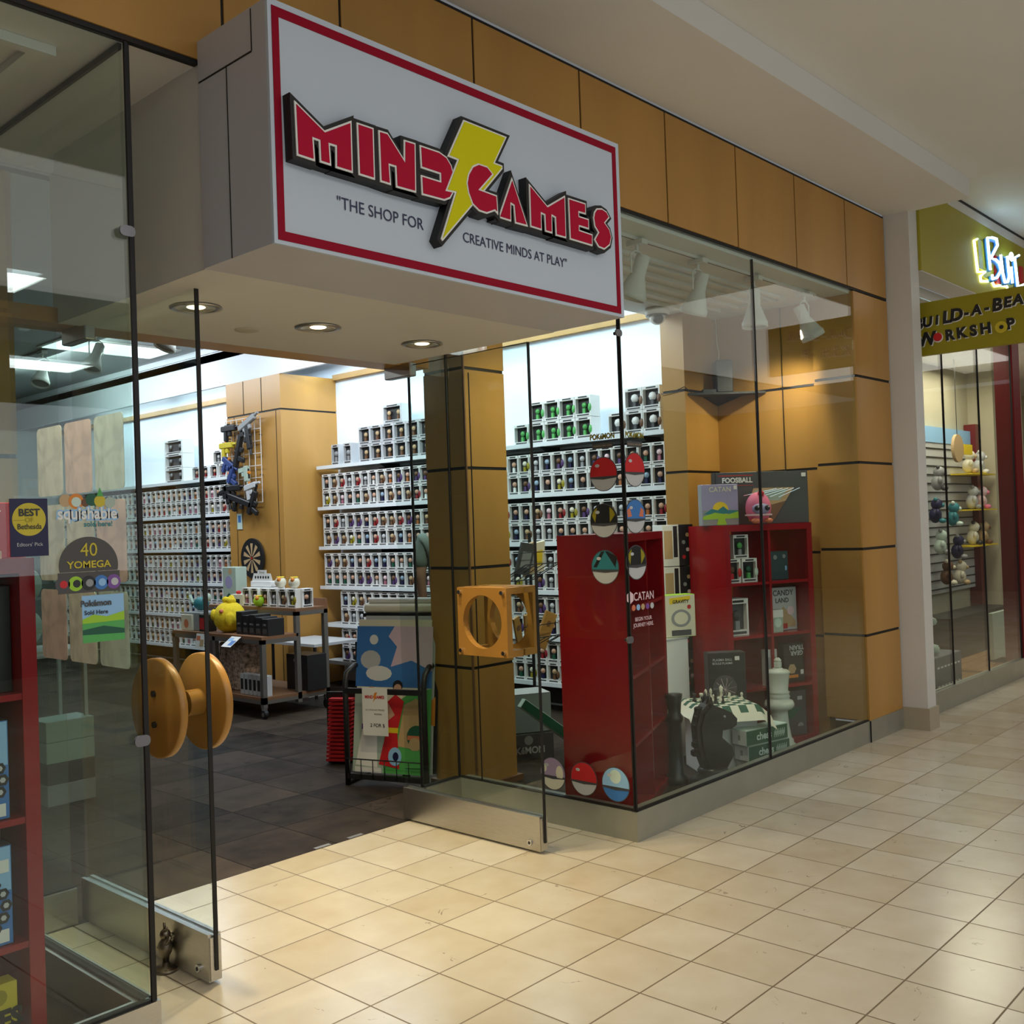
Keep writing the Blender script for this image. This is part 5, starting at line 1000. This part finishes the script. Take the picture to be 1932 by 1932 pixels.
cbox(.87,5.265,.671,.12,.15,.10,BLKP,'dark red and black box beside the yellow plush bird', front=[('poly','picture',rect(-.05,.05,.02,.12),G['red'])])
for q, w in enumerate(('rightmost, at the end of the cart','second from the right end of the cart','third from the right end of the cart','fourth from the right end of the cart','fifth, next to the yellow plush bird')): cbox(.90,4.355+q*.095-.0,.671,.088,(.14,.15,.17,.16,.19)[q],.16,BLKP,'small black carton with grey print, '+w, front=[('text',('TREE','JACK','SKULL','TREE','JACK')[q],.020,G['lgrey'],0,.09,.01),('poly','grey_patch',rect(-.03,.03,.02,.06),G['dgrey'])], group='black cartons on the cart')
for q, w in enumerate(('right','left')):
    t = thing('price_card', 'white and blue sign card hanging off the cart, %s one' % w, 'sign card', (.824,4.66+q*.56,.66), R(-90)); t.rotation_euler = (R(-55 if q == 0 else -10), 0, R(-90)); mb = MB(); mb.box(-.07,.07,-.001,.001,-.13,0,PAPER); lpart('card', mb, t); mb = MB(); mb.box(-.06,.0,-.0018,-.001,-.06,-.02,G['lblue'] if q == 0 else G['coral']); mb.box(.0,.06,-.0018,-.001,-.11,-.05,G['blue'] if q == 0 else G['tan']); lpart('print', mb, t)
t = thing('floral_bag', 'cream and brown patterned bag under the cart top', 'bag', (.95,4.95,.1755), R(-90)); mb = MB(); mb.bbox(-.20,.20,0,.20,0,.40,mat('floral', (.42,.30,.22), .7, noise=(38,.85)),.01); lpart('bag', mb, t)
for q in range(6): cbox(.87+(q%2)*.0,4.36+q*.062,.1755,.055,.17,.07,G['lgrey'],'slim white window carton on the base shelf, %s from the right' % ordinal(q+1), front=[('poly','window',rect(-.018,.018,.04,.13),BLKP)], group='slim white cartons on the cart base')
cbox(1.25,4.42,.1755,.30,.30,.20,BLKP,'large black carton at the back of the cart base shelf', front=[('poly','round_logo',circ(-.03,.25,.015,12),G['grey'])])
# low table and blue-white cartons behind the cart
t = thing('side_table', 'low grey table between the cart and the wall shelves', 'table', (1.95,5.1,0)); mb = MB(); mb.box(1.68,2.2,4.75,5.45,.47,.495,G['lgrey']); wpart('tabletop', mb, t)
for a_, b_ in ((1.69,4.76),(2.17,4.76),(1.69,5.42),(2.17,5.42)): mb = MB(); mb.box(a_,a_+.02,b_,b_+.02,0,.47,BLKM); wpart('leg', mb, t)
for q in range(4):
    t = thing('toy_carton', 'blue and white toy carton, %s %s under the low table' % (('lower','upper')[q//2], ('left','right')[q%2]), 'box', (1.70,4.95-.0+(1-q%2)*.14,.001+(q//2)*.18), 0, 'blue and white cartons under the low table')
    mb = MB(); mb.bbox(0,.20,-.065,.065,0,.178,PAPER,.002); lpart('carton', mb, t); mb = MB(); mb.box(-.001,0,-.055,.055,.03,.15,G['lblue']); mb.box(-.0016,-.001,-.03,.03,.03,.08,G['navy']); lpart('print', mb, t)

# ------------------------------------------------------------------ poster stand near the entrance
px, py, pr = .012, 1.79, R(-71)
t = thing('poster_rack', 'black tubular poster rack holding large posters by the entrance', 'rack', (px, py, 0), pr)
for s in (-1, 1):
    mb = MB(); mb.tube([(s*.265,-.03,0),(s*.265,-.03,.60),(s*.265,-.01,.66),(s*.255,.06,.695),(s*.25,.16,.70)], .017, BLKM, 10); lpart('side_tube', mb, t)
    mb = MB(); mb.tube([(s*.265,-.03,.015),(s*.265,.20,.015)], .014, BLKM, 8); lpart('foot', mb, t)
mb = MB(); mb.box(-.265,.265,-.045,-.02,.545,.575,BLKM); lpart('crossbar', mb, t)
mb = MB(); mb.box(-.265,.265,-.045,-.015,.04,.07,BLKM); mb.tube([(-.26,-.05,.16),(.26,-.05,.16)], .004, BLKM); [mb.tube([(-.24+.08*q,-.05,.05),(-.24+.08*q,-.05,.16)], .003, BLKM) for q in range(7)]; lpart('bottom_basket', mb, t)
def poster(label, y, lean, h, w, x, patches, base, z=.075):
    p_ = thing('poster', label, 'poster', (px+x*math.cos(pr)-y*math.sin(pr), py+x*math.sin(pr)+y*math.cos(pr), z), pr); p_.rotation_euler = (R(-lean), 0, pr)
    mb = MB(); mb.box(-w/2, w/2, 0, .004, 0, h, base); lpart('sheet', mb, p_)
    for k, (n_, pts, mt) in enumerate(patches): mb = MB(); mb.panel(pts, .0002+k*.0004, .0003, mt, (0,0,0), UX); lpart(n_, mb, p_)
    return p_
poster('tall front poster showing robed figures below a blue sky and blossoms', .0, 7, .90, .50, .01, [
  ('sky', rect(-.26,.26,.50,.86), G['blue']), ('blossom', [(-.02,.62),(.02,.74),(-.04,.80),(.0,.86),(.26,.86),(.26,.60),(.12,.66)], mat('blossom', (.72,.55,.66), .5)),
  ('cloud', circ(-.16,.66,.07,14,sy=.8), G['lgrey']), ('cloud', circ(-.10,.58,.09,14,sy=.5), PAPER), ('cloud', circ(-.14,.78,.03,12), PAPER),
  ('hill', [(-.26,.0),(.26,.0),(.26,.50),(.10,.46),(-.02,.38),(-.26,.40)], G['green']), ('pale_ground', [(-.26,0),(-.05,0),(-.05,.42),(-.26,.46)], G['sage']),
  ('yellow_crowd', [(.04,.16),(.22,.14),(.22,.38),(.16,.44),(.08,.40)], G['tan']),
  ('white_robe', [(-.24,.04),(-.09,.03),(-.10,.24),(-.08,.42),(-.14,.46),(-.21,.42),(-.20,.25)], PAPER), ('purple_sash', rect(-.205,-.10,.25,.28), G['purple']), ('chest', [(-.17,.30),(-.12,.44),(-.16,.44)], G['skin']), ('head', circ(-.145,.475,.028,14), G['skin']),
  ('red_robe', [(-.08,.05),(.06,.03),(.04,.24),(.08,.42),(.02,.46),(-.05,.40),(-.03,.26)], G['red']), ('yellow_sash', rect(-.035,.045,.235,.265), G['yellow']), ('arm', [(-.08,.34),(-.03,.30),(.02,.34),(-.05,.44),(-.08,.43)], G['skin']), ('dark_hair', circ(.035,.51,.034,14), BLKP), ('head', circ(.035,.495,.026,14), G['skin']),
  ('green_cap', circ(.17,.22,.065,18), G['dgreen']), ('red_band', [(.11,.20),(.22,.20),(.22,.225),(.11,.225)], G['coral']), ('small_face', circ(.16,.175,.04,14), G['tan']), ('green_coat', [(.10,.04),(.23,.04),(.21,.14),(.13,.14)], G['green']),
  ('spotted_blue', circ(.03,.10,.045,16,sy=1.2), G['lblue']), ('blue_spot', circ(.035,.10,.02,12,sy=1.3), G['navy']), ('lower_white', rect(-.24,-.06,.0,.03), PAPER)], G['cream'])
poster('second poster just behind the front poster, pale grey with an orange corner', .03, 7, .92, .48, .03, [('corner', [(.10,.30),(.25,.28),(.25,.45)], G['orange'])], G['lgrey'])
poster('dark framed poster at the back of the poster rack', .06, 7, .80, .46, .05, [('field', rect(-.2,.2,.05,.75), G['dgrey'])], BLKP)
t = thing('paper_sign', 'white paper sign with 2 FOR $ print taped to rack crossbar', 'sign', (px-.05*math.cos(pr)+.052*math.sin(pr), py-.05*math.sin(pr)-.052*math.cos(pr), .575), pr)
mb = MB(); mb.box(-.085,.085,-.001,.001,-.27,.01,PAPER); lpart('sheet', mb, t)
mb = text_mb('MIND GAMES', .026, G['red'], (.0,0,-.045), UX, off=.0012, bold=.03, sx=.85); mb.panel([(.0,-.02),(.02,-.015),(.008,-.04),(.016,-.04),(-.012,-.075),(-.002,-.048),(-.010,-.048)], .0025, .0004, G['orange'], (0,0,0), UX); lpart('logo', mb, t)
mb = text_mb('ALL REGULAR PRICED', .013, G['dgrey'], (0,0,-.12), UX, off=.0012); text_mb('POSTERS', .013, G['dgrey'], (.02,0,-.145), UX, off=.0012, mb=mb); text_mb('2 FOR $', .028, BLKP, (.015,0,-.21), UX, off=.0012, bold=.01, mb=mb); lpart('lettering', mb, t)
x_, y_ = px-.34*math.cos(pr), py-.34*math.sin(pr)
t = thing('red_spinner_card_stack', 'stack of red cards beside the poster rack', 'cards', (.22,2.50,0), R(-60))
for q in range(16): mb = MB(); mb.box(-.10+.002*q,.06+.002*q,-.03,.03,.02+q*.026,.036+q*.026,G['red']); lpart('card', mb, t)
mb = MB(); mb.box(-.11,.09,.031,.05,0,.46,BLKM); lpart('holder', mb, t)
t = thing('blue_flyer', 'small light blue flyer on the wall shelf behind the poster rack', 'flyer', (2.27,4.35,.60), R(-60)); t.rotation_euler = (R(-20),0,R(-70)); mb = MB(); mb.box(-.09,.09,-.001,.001,0,.09,G['lblue']); lpart('sheet', mb, t); mb = MB(); mb.box(-.06,.03,-.0018,-.001,.02,.06,PAPER); lpart('print', mb, t)
t = thing('poster_tube_roll', 'rolled pale posters lying across the top of the poster rack', 'posters', (px, py, 1.0), pr); mb = MB(); mb.cyl((-.24,.20,.03),(.27,.20,.03),.03,G['cream'],n=18); mb.cyl((-.22,.21,.075),(.27,.21,.075),.018,PAPER,n=18); lpart('roll', mb, t)
mb = MB(); mb.box(-.25,.28,.17,.23,-.022,-.0,BLKM); mb.box(-.02,.02,.19,.215,-1.0,-.022,BLKM); lpart('support', mb, t)

# ------------------------------------------------------------------ person mostly hidden behind the inner column
def skin_mesh(name, verts, edges, radii, mt, parent, sub=2, root=0):
    me = bpy.data.meshes.new(name); me.from_pydata(verts, edges, []); me.materials.append(mt)
    o = bpy.data.objects.new(name, me); C.objects.link(o)
    m = o.modifiers.new('skin', 'SKIN'); m.use_smooth_shade = True
    for i, r in enumerate(radii):
        rr_ = r if isinstance(r, tuple) else (r, r); me.skin_vertices[0].data[i].radius = rr_
        me.skin_vertices[0].data[i].use_root = (i == root)
    s = o.modifiers.new('sub', 'SUBSURF'); s.levels = sub; s.render_levels = sub
    dg = bpy.context.evaluated_depsgraph_get(); me2 = bpy.data.meshes.new_from_object(o.evaluated_get(dg)); bpy.data.objects.remove(o)
    me2.name = name
    for p in me2.polygons: p.use_smooth = True
    if not me2.materials: me2.materials.append(mt)
    o2 = bpy.data.objects.new(name, me2); C.objects.link(o2); o2.parent = parent; return o2
PXY = (1.385, 2.66)
t = thing('person', 'person in grey-green T-shirt and dark trousers standing behind wood column', 'person', (*PXY, 0), R(133))
skin = mat('skin', (.45,.27,.18), .55); shirt = mat('grey_green_shirt', (.17,.22,.19), .85); trous = mat('dark_trousers', (.03,.03,.035), .8)
bv = [(0,0,.98),(0,.0,1.12),(0,.0,1.30),(0,.01,1.44),(0,.0,1.52),(0,-.01,1.60),(0,-.015,1.68),
      (.17,0,1.41),(.21,.02,1.18),(.20,-.06,.95),(.20,-.09,.86),(-.17,0,1.41),(-.21,.02,1.18),(-.20,-.08,.97),(-.20,-.12,.88),
      (.09,0,.90),(.10,-.01,.50),(.10,.02,.10),(.10,-.07,.045),(-.09,0,.90),(-.10,-.01,.50),(-.10,.02,.10),(-.10,-.07,.045)]
be = [(0,1),(1,2),(2,3),(3,4),(4,5),(5,6),(3,7),(7,8),(8,9),(9,10),(3,11),(11,12),(12,13),(13,14),(0,15),(15,16),(16,17),(17,18),(0,19),(19,20),(20,21),(21,22)]
brr = [.13,.12,(.15,.11),(.12,.09),.055,.085,.085,.06,.045,.034,.028,.06,.045,.034,.028,.085,.06,.045,.04,.085,.06,.045,.04]
body = skin_mesh('body', bv, be, brr, skin, t)
skin_mesh('shirt', [(0,0,.93),(0,0,1.1),(0,0,1.28),(0,.01,1.43),(.17,0,1.42),(.215,.02,1.20),(-.17,0,1.42),(-.215,.02,1.20)], [(0,1),(1,2),(2,3),(3,4),(4,5),(3,6),(6,7)], [(.165,.14),(.15,.13),(.175,.13),(.13,.105),.08,.065,.08,.065], shirt, t)
skin_mesh('trousers', [(0,0,.97),(.09,0,.88),(.10,-.01,.50),(.10,.02,.08),(-.09,0,.88),(-.10,-.01,.50),(-.10,.02,.08)], [(0,1),(1,2),(2,3),(0,4),(4,5),(5,6)], [.145,.10,.075,.06,.10,.075,.06], trous, t)
mb = MB(); mb.ball((0,.01,1.665), .104, BLKM, 20, (.86,1.0,1.05)); lpart('hair', mb, t)
mb = MB(); mb.ball((0,-.02,1.625), .088, skin, 20, (.86,1.02,1.22)); mb.ball((0,-.115,1.615), .014, skin, 8, (1,1,1.4)); [mb.ball((s*.082,.0,1.62), .02, skin, 8, (.5,1,1.3)) for s in (-1,1)]; hd_ = lpart('head', mb, t)
for s in (-1,1): mb = MB(); mb.ball((s*.032,-.098,1.640), .009, BLKP, 8); lpart('eye', mb, hd_)
mb = MB(); mb.ball((0,-.104,1.575), .02, mat('lips', (.35,.12,.10)), 8, (1.1,.4,.3)); lpart('mouth', mb, hd_)
for s, (hx, hy, hz) in ((1,(.20,-.10,.85)), (-1,(-.20,-.13,.87))):
    mb = MB(); mb.ball((hx,hy,hz-.035), .036, skin, 12, (.5,.9,1.2))
    for q in range(4): mb.tube([(hx,hy-.024+.016*q,hz-.06),(hx-.004*s,hy-.026+.017*q,hz-.10-.006*(q in (1,2))),(hx-.014*s,hy-.026+.016*q,hz-.125-.008*(q in (1,2)))], .0085, skin, 8)
    mb.tube([(hx,hy-.03,hz-.03),(hx-.008*s,hy-.05,hz-.055),(hx-.012*s,hy-.05,hz-.085)], .009, skin, 8); lpart('hand', mb, t)
for s in (-1,1): mb = MB(); mb.ball((s*.10,-.05,.04), .05, BLKP, 14, (.95,2.3,.8)); lpart('shoe', mb, t)

# ------------------------------------------------------------------ neighbouring shop
BY = mat('neighbour_yellow', (.40,.34,.02), .5); BYD = mat('blade_yellow', (.34,.29,.01), .45); DR_ = mat('neighbour_red', (.16,.006,.008), .35)
mb = MB(); mb.box(3.335, 12, -.19, .0, 3.20, 3.87, BY); struct('wall_neighbour_fascia', mb)
mb = MB(); mb.box(3.335, 12, -.200, -.191, 3.85, 3.868, BLACK); mb.box(3.9, 12, -.196, -.191, 3.78, 3.85, WHITE); mb.box(3.34,12,-.189,0,3.192,3.199,WHITE); struct('trim_5', mb)
mb = MB(); mb.box(3.33, 12, .03, 6, 3.12, 3.2, WHITE); struct('ceiling', mb)
mb = MB(); mb.box(3.33, 3.40, .0, .12, .0, 3.12, DR_); struct('wall_neighbour_post', mb)
mb = MB(); mb.box(5.95, 6.15, .0, .16, .0, 3.12, DR_); struct('wall_neighbour_post', mb)
mb = MB(); mb.box(3.345, 5.95, -.01, .05, 0, .16, STONE); struct('baseboard_neighbour', mb)
n_ = 8
for a, b in ((3.40,4.225),(4.235,5.045),(5.055,5.93)):
    mb = MB(); mb.box(a, b, .015, .025, .16, 3.115, MATS['glass_clear']); o = struct('window_%d' % n_, mb); n_ += 1
    e = MB(); e.box(b+.002, b+.008, .01, .026, .16, 3.115, BLACK); e.build('window_seam', o)
mb = MB(); mb.box(3.25, 3.33, .03, 6, 0, 3.2, DR_); struct('wall_neighbour_left', mb)
CR = mat('cream_wall', (.55,.50,.36), .7)
mb = MB(); mb.box(3.33, 12, 3.2, 3.3, 0, 3.2, CR); struct('wall_neighbour_back', mb)
mb = MB(); mb.box(8.62, 9.7, 1.0, 3.2, 0, 3.12, CR); mb.box(6.3, 8.62, 1.285, 1.33, 0, 3.12, CR); struct('wall_neighbour_pier', mb)
mb = MB(); mb.box(11.9, 12.0, -.3, 6, 0, 3.72, CR); struct('wall_neighbour_right', mb)
t = thing('arrow_sign', 'small white sign with dark border and down arrow on cream wall', 'sign', (8.88,.995,1.80))
mb = MB(); mb.panel(rect(-.11,.11,-.24,.24), 0, .004, G['brown'], (0,0,0), UX); lpart('border', mb, t)
mb = MB(); mb.panel([(-.03,.19),(.03,.19),(.03,-.10),(.06,-.10),(0,-.18),(-.06,-.10),(-.03,-.10)], .0045, .002, PAPER, (0,0,0), UX); lpart('arrow', mb, t)
# blade sign
t = thing('blade_sign', 'yellow hanging sign reading Build-A-Bear Workshop in black hand lettering'.replace('Build-A-Bear Workshop', 'two lines'), 'sign', (3.45,-.09,2.62))
mb = MB(); mb.box(3.45,3.50,-1.05,-.06,2.615,2.99,BYD); wpart('board', mb, t)
mb = MB(); mb.box(3.46,3.49,-.06,.0,2.7,2.9,BLKM); wpart('bracket', mb, t)
mb = MB(); mb2 = MB()
for ch, yy, zz, sz in [(c, -.105-.067*i, 2.84+.006*i, .115 if c in 'BLD' else .095) for i, c in enumerate('BUiLD-A-BEAR')]:
    text_mb(ch, sz, BLKP, (3.45,yy,zz), UY, off=.0020, bold=.05, shear=.1, mb=mb); text_mb(ch, sz, G['lblue'] if False else PAPER, (3.45,yy-.006,zz-.006), UY, off=.0006, bold=.05, shear=.1, mb=mb2)
for i, ch in enumerate('WORKSHOP'):
    yy = -.165-.080*i; zz = 2.725+.003*i
    if i in (1, 6): continue
    text_mb(ch, .125 if i == 0 else .10, BLKP, (3.45,yy,zz), UY, off=.0020, bold=.05, shear=-.05, mb=mb); text_mb(ch, .125 if i == 0 else .10, PAPER, (3.45,yy-.006,zz-.006), UY, off=.0006, bold=.05, shear=-.05, mb=mb2)
wpart('lettering_shadow', mb2, t); wpart('lettering', mb, t)
mb = MB(); mb.panel(circ(0,0,.034,24), .001, .004, PAPER, (3.45,-.245,2.727), UY); mb.panel(circ(0,.002,.030,24), .005, .003, G['red'], (3.45,-.243,2.729), UY); wpart('red_button', mb, t)
mb = MB(); mb.panel(circ(.02,-.01,.040,24), .001, .004, G['gold'], (3.45,-.645,2.745), UY); mb.panel([(-.05,.03),(-.03,-.02),(.02,-.05),(.03,.03),(-.02,.05)], .001, .003, G['olive'], (3.45,-.645,2.745), UY); mb.panel(circ(.022,-.01,.014,16), .005, .003, BLKP, (3.45,-.645,2.745), UY); wpart('thread_spool', mb, t)
# neon letters on the fascia
NEON = mat('neon_blue', (.5,.8,1), .4, emit=((.55,.85,1), 6)); NEOY = mat('neon_yellow', (1,1,.6), .4, emit=((.85,1,.45), 3))
t = thing('neon_sign', 'glowing blue neon letters BUIL over coloured blocks on neighbouring yellow fascia', 'neon sign', (4.9,-.21,3.45))
def npoly(pts, y=-.47): return [(a, y, b) for a, b in pts]
LT = [('B', [(4.632, 3.397), (4.59, 3.648), (4.709, 3.669), (4.815, 3.678), (4.835, 3.63), (4.652, 3.494), (4.775, 3.504), (4.861, 3.49), (4.899, 3.438), (4.792, 3.363), (4.675, 3.333), (4.671, 3.367)] ),('U', [(4.907, 3.567), (4.942, 3.422), (4.988, 3.353), (5.063, 3.37), (5.108, 3.424), (5.073, 3.584)] ),('i', [(5.166, 3.511), (5.186, 3.377)] ),('L', [(5.395, 3.646), (5.273, 3.607), (5.328, 3.372), (5.501, 3.413)] )]
IDOT = (5.187, 3.598)
BK = [(4.492, 3.627), (4.648, 3.399), (4.593, 3.368), (4.761, 3.343), (4.913, 3.571), (5.01, 3.346), (5.116, 3.6), (5.258, 3.402), (5.575, 3.593), (5.647, 3.455)]
YB = [[(4.509, 3.63), (4.432, 3.607), (4.485, 3.367), (4.682, 3.402), (4.54, 3.342), (4.552, 3.305), (4.743, 3.334)], [(4.814, 3.351), (4.88, 3.315), (5.009, 3.34), (5.196, 3.363), (5.214, 3.353)]]
for nme, pts in LT:
    mb = MB(); mb.tube([(p[0], -.25, p[1]) for p in pts], .010, NEON, 8); wpart('neon_letter', mb, t)
    mb = MB(); mb.tube([(p[0]+.03, -.225, p[1]-.004) for p in pts], .017, G['blue'], 8); wpart('letter_body', mb, t)
mb = MB(); mb.tube([(IDOT[0]+.035*math.cos(R(30*q)),-.25,IDOT[1]+.03*math.sin(R(30*q))) for q in range(13)], .009, NEON, 8); wpart('neon_letter', mb, t)
for q, mt in enumerate((BYD, BYD, G['red'], G['blue'], G['red'])): mb = MB(); mb.box(BK[2*q][0], BK[2*q+1][0], -.21, -.192, BK[2*q][1], BK[2*q+1][1], mt); wpart('color_block', mb, t)
for l in YB: mb = MB(); mb.tube([(p[0], -.20, p[1]) for p in l], .010, NEOY, 8); wpart('yellow_backlight', mb, t)
# inside: slatted wall with plush animals
t = thing('slat_wall', 'white slatted display wall inside the neighbouring shop', 'display wall', (7.6,1.25,0))
mb = MB(); mb.box(6.4,8.45,1.22,1.28,.62,2.25,G['lgrey']); [mb.box(6.4,8.45,1.212,1.22,.66+q*.095,.672+q*.095,BLKM) for q in range(17)]; wpart('slats', mb, t)
mb = MB(); mb.box(6.4,8.45,1.21,1.28,2.25,2.42,G['lblue']); mb.box(8.45,8.60,1.15,1.28,.4,2.5,DR_); wpart('header', mb, t)
for k, (z, w) in enumerate(((1.90,'top'),(1.50,'middle'),(1.10,'low'))): mb = MB(); mb.box(7.75,8.55,.98,1.209,z,z+.015,G['yellow']); o = mb.build('yellow_ledge'); tag(o, 'thin yellow ledge on the slatted wall, %s one' % w, 'shelf', 'yellow ledges in the neighbouring shop')
def plush(x, y, z, c, c2, label, sc=.85):
    t = thing('plush_animal', label, 'plush toy', (x, y, z), R(20), 'plush animals in the neighbouring shop')
    mb = MB(); mb.ball((0,0,.10*sc), .085*sc, G[c], 14, (1,.9,1.15)); lpart('body', mb, t)
    mb = MB(); mb.ball((0,-.02*sc,.235*sc), .07*sc, G[c], 14); mb.ball((0,-.085*sc,.22*sc), .028*sc, G[c2], 8); hd_ = lpart('head', mb, t)
    for s in (-1,1): mb = MB(); mb.ball((s*.055*sc,-.01*sc,.295*sc), .025*sc, G[c2], 8); lpart('ear', mb, hd_)
    for s in (-1,1): mb = MB(); mb.ball((s*.09*sc,-.03*sc,.13*sc), .03*sc, G[c], 8, (1,1,1.6)); lpart('arm', mb, t)
    for s in (-1,1): mb = MB(); mb.ball((s*.06*sc,-.08*sc,.03*sc), .035*sc, G[c2], 8, (1,1.3,.9)); lpart('leg', mb, t)
for a in ((7.95,1.08,1.916,'cream','tan','cream plush bear on the top yellow ledge'), (8.30,1.08,1.916,'lgrey','white','grey plush animal at right end of the top yellow ledge'), (8.02,1.08,1.516,'lgrey','grey','grey plush cat on the middle yellow ledge'), (8.32,1.08,1.516,'lpink','pink','pink plush on the middle yellow ledge'),
          (8.0,1.08,1.116,'cream','black','cream plush dog on the low yellow ledge'), (8.32,1.08,1.116,'tan','brown','tan plush animal on the low yellow ledge')): plush(*a)
for a in ((7.05,1.10,1.72,'grey','dgrey','grey plush hanging at top left of the slatted wall'), (7.45,1.10,1.34,'teal','mint','teal plush hanging in the middle of the slatted wall'), (6.95,1.10,1.38,'navy','teal','dark blue plush hanging at left of the slatted wall'), (7.05,1.10,1.05,'mint','grey','mint plush hanging lower left on the slatted wall'), (7.55,1.10,.98,'navy','grey','navy plush hanging low in the middle of slatted wall'), (7.60,1.10,.70,'cream','tan','cream plush hanging at the bottom of slatted wall'), (7.20,1.10,.72,'brown','cream','brown plush hanging at bottom left of slatted wall')): plush(*a)
t = thing('round_sign', 'round orange face sign hanging above the plush wall', 'sign', (7.35,1.0,2.17)); mb = MB(); mb.panel(circ(0,0,.15,32), 0, .03, G['tan'], (0,0,0), UX); lpart('disc', mb, t); mb = MB(); mb.box(.17,.42,-.03,0,-.06,.05,G['yellow']); lpart('arm', mb, t); mb = MB(); mb.box(-.003,.003,-.018,-.012,.15,.95,BLKM); lpart('hanger', mb, t)
t = thing('display_box', 'dark blue dashed plinth inside the neighbouring shop window', 'plinth', (4.6,.48,0)); mb = MB(); mb.bbox(-.3,.28,-.3,.3,0,.34,mat('slate_blue', (.07,.09,.13), .5),.006); lpart('body', mb, t); mb = MB(); [mb.box(-.305,-.30,-.27+.075*q,-.23+.075*q,z,z+.012,PAPER) for q in range(8) for z in (.10,.25)]; [mb.box(-.27+.075*q,-.23+.075*q,-.305,-.30,z,z+.012,PAPER) for q in range(7) for z in (.10,.25)]; lpart('dashes', mb, t)
plush(4.52,.38,.341,'white','sage','white and green plush on dark blue plinth in neighbouring window', 1.2)
t = thing('low_partition', 'pale grey panel standing in the neighbouring window beside the red post', 'partition', (7.0,.45,0)); mb = MB(); mb.bbox(-.5,.5,-.02,.02,.05,.50,G['sage'],.004); lpart('panel', mb, t); mb = MB(); mb.box(-.3,-.26,-.1,.1,0,.05,BLKM); mb.box(.24,.28,-.1,.1,0,.05,BLKM); lpart('foot', mb, t)
mb = MB(); mb.box(6.6,8.4,.85,1.18,0,.42,BLKP); tag(mb.build('low_counter'), 'long low black counter under the plush wall', 'counter')
for k, (x, y) in enumerate(((4.6,.6),(6.6,.9))):
    t = thing('downlight', 'round recessed downlight in neighbouring shop ceiling, %s one' % ('left','right')[k], 'ceiling light', (x,y,3.118)); mb = MB(); mb.lathe([(.08,.001),(.11,-.001),(.11,-.006),(.08,-.005)], METAL, n=24, caps=False); lpart('trim_ring', mb, t); mb = MB(); mb.lathe([(.001,-.003),(.078,-.002),(.078,.0)], LAMPW, n=24, caps=False); lpart('bulb', mb, t)
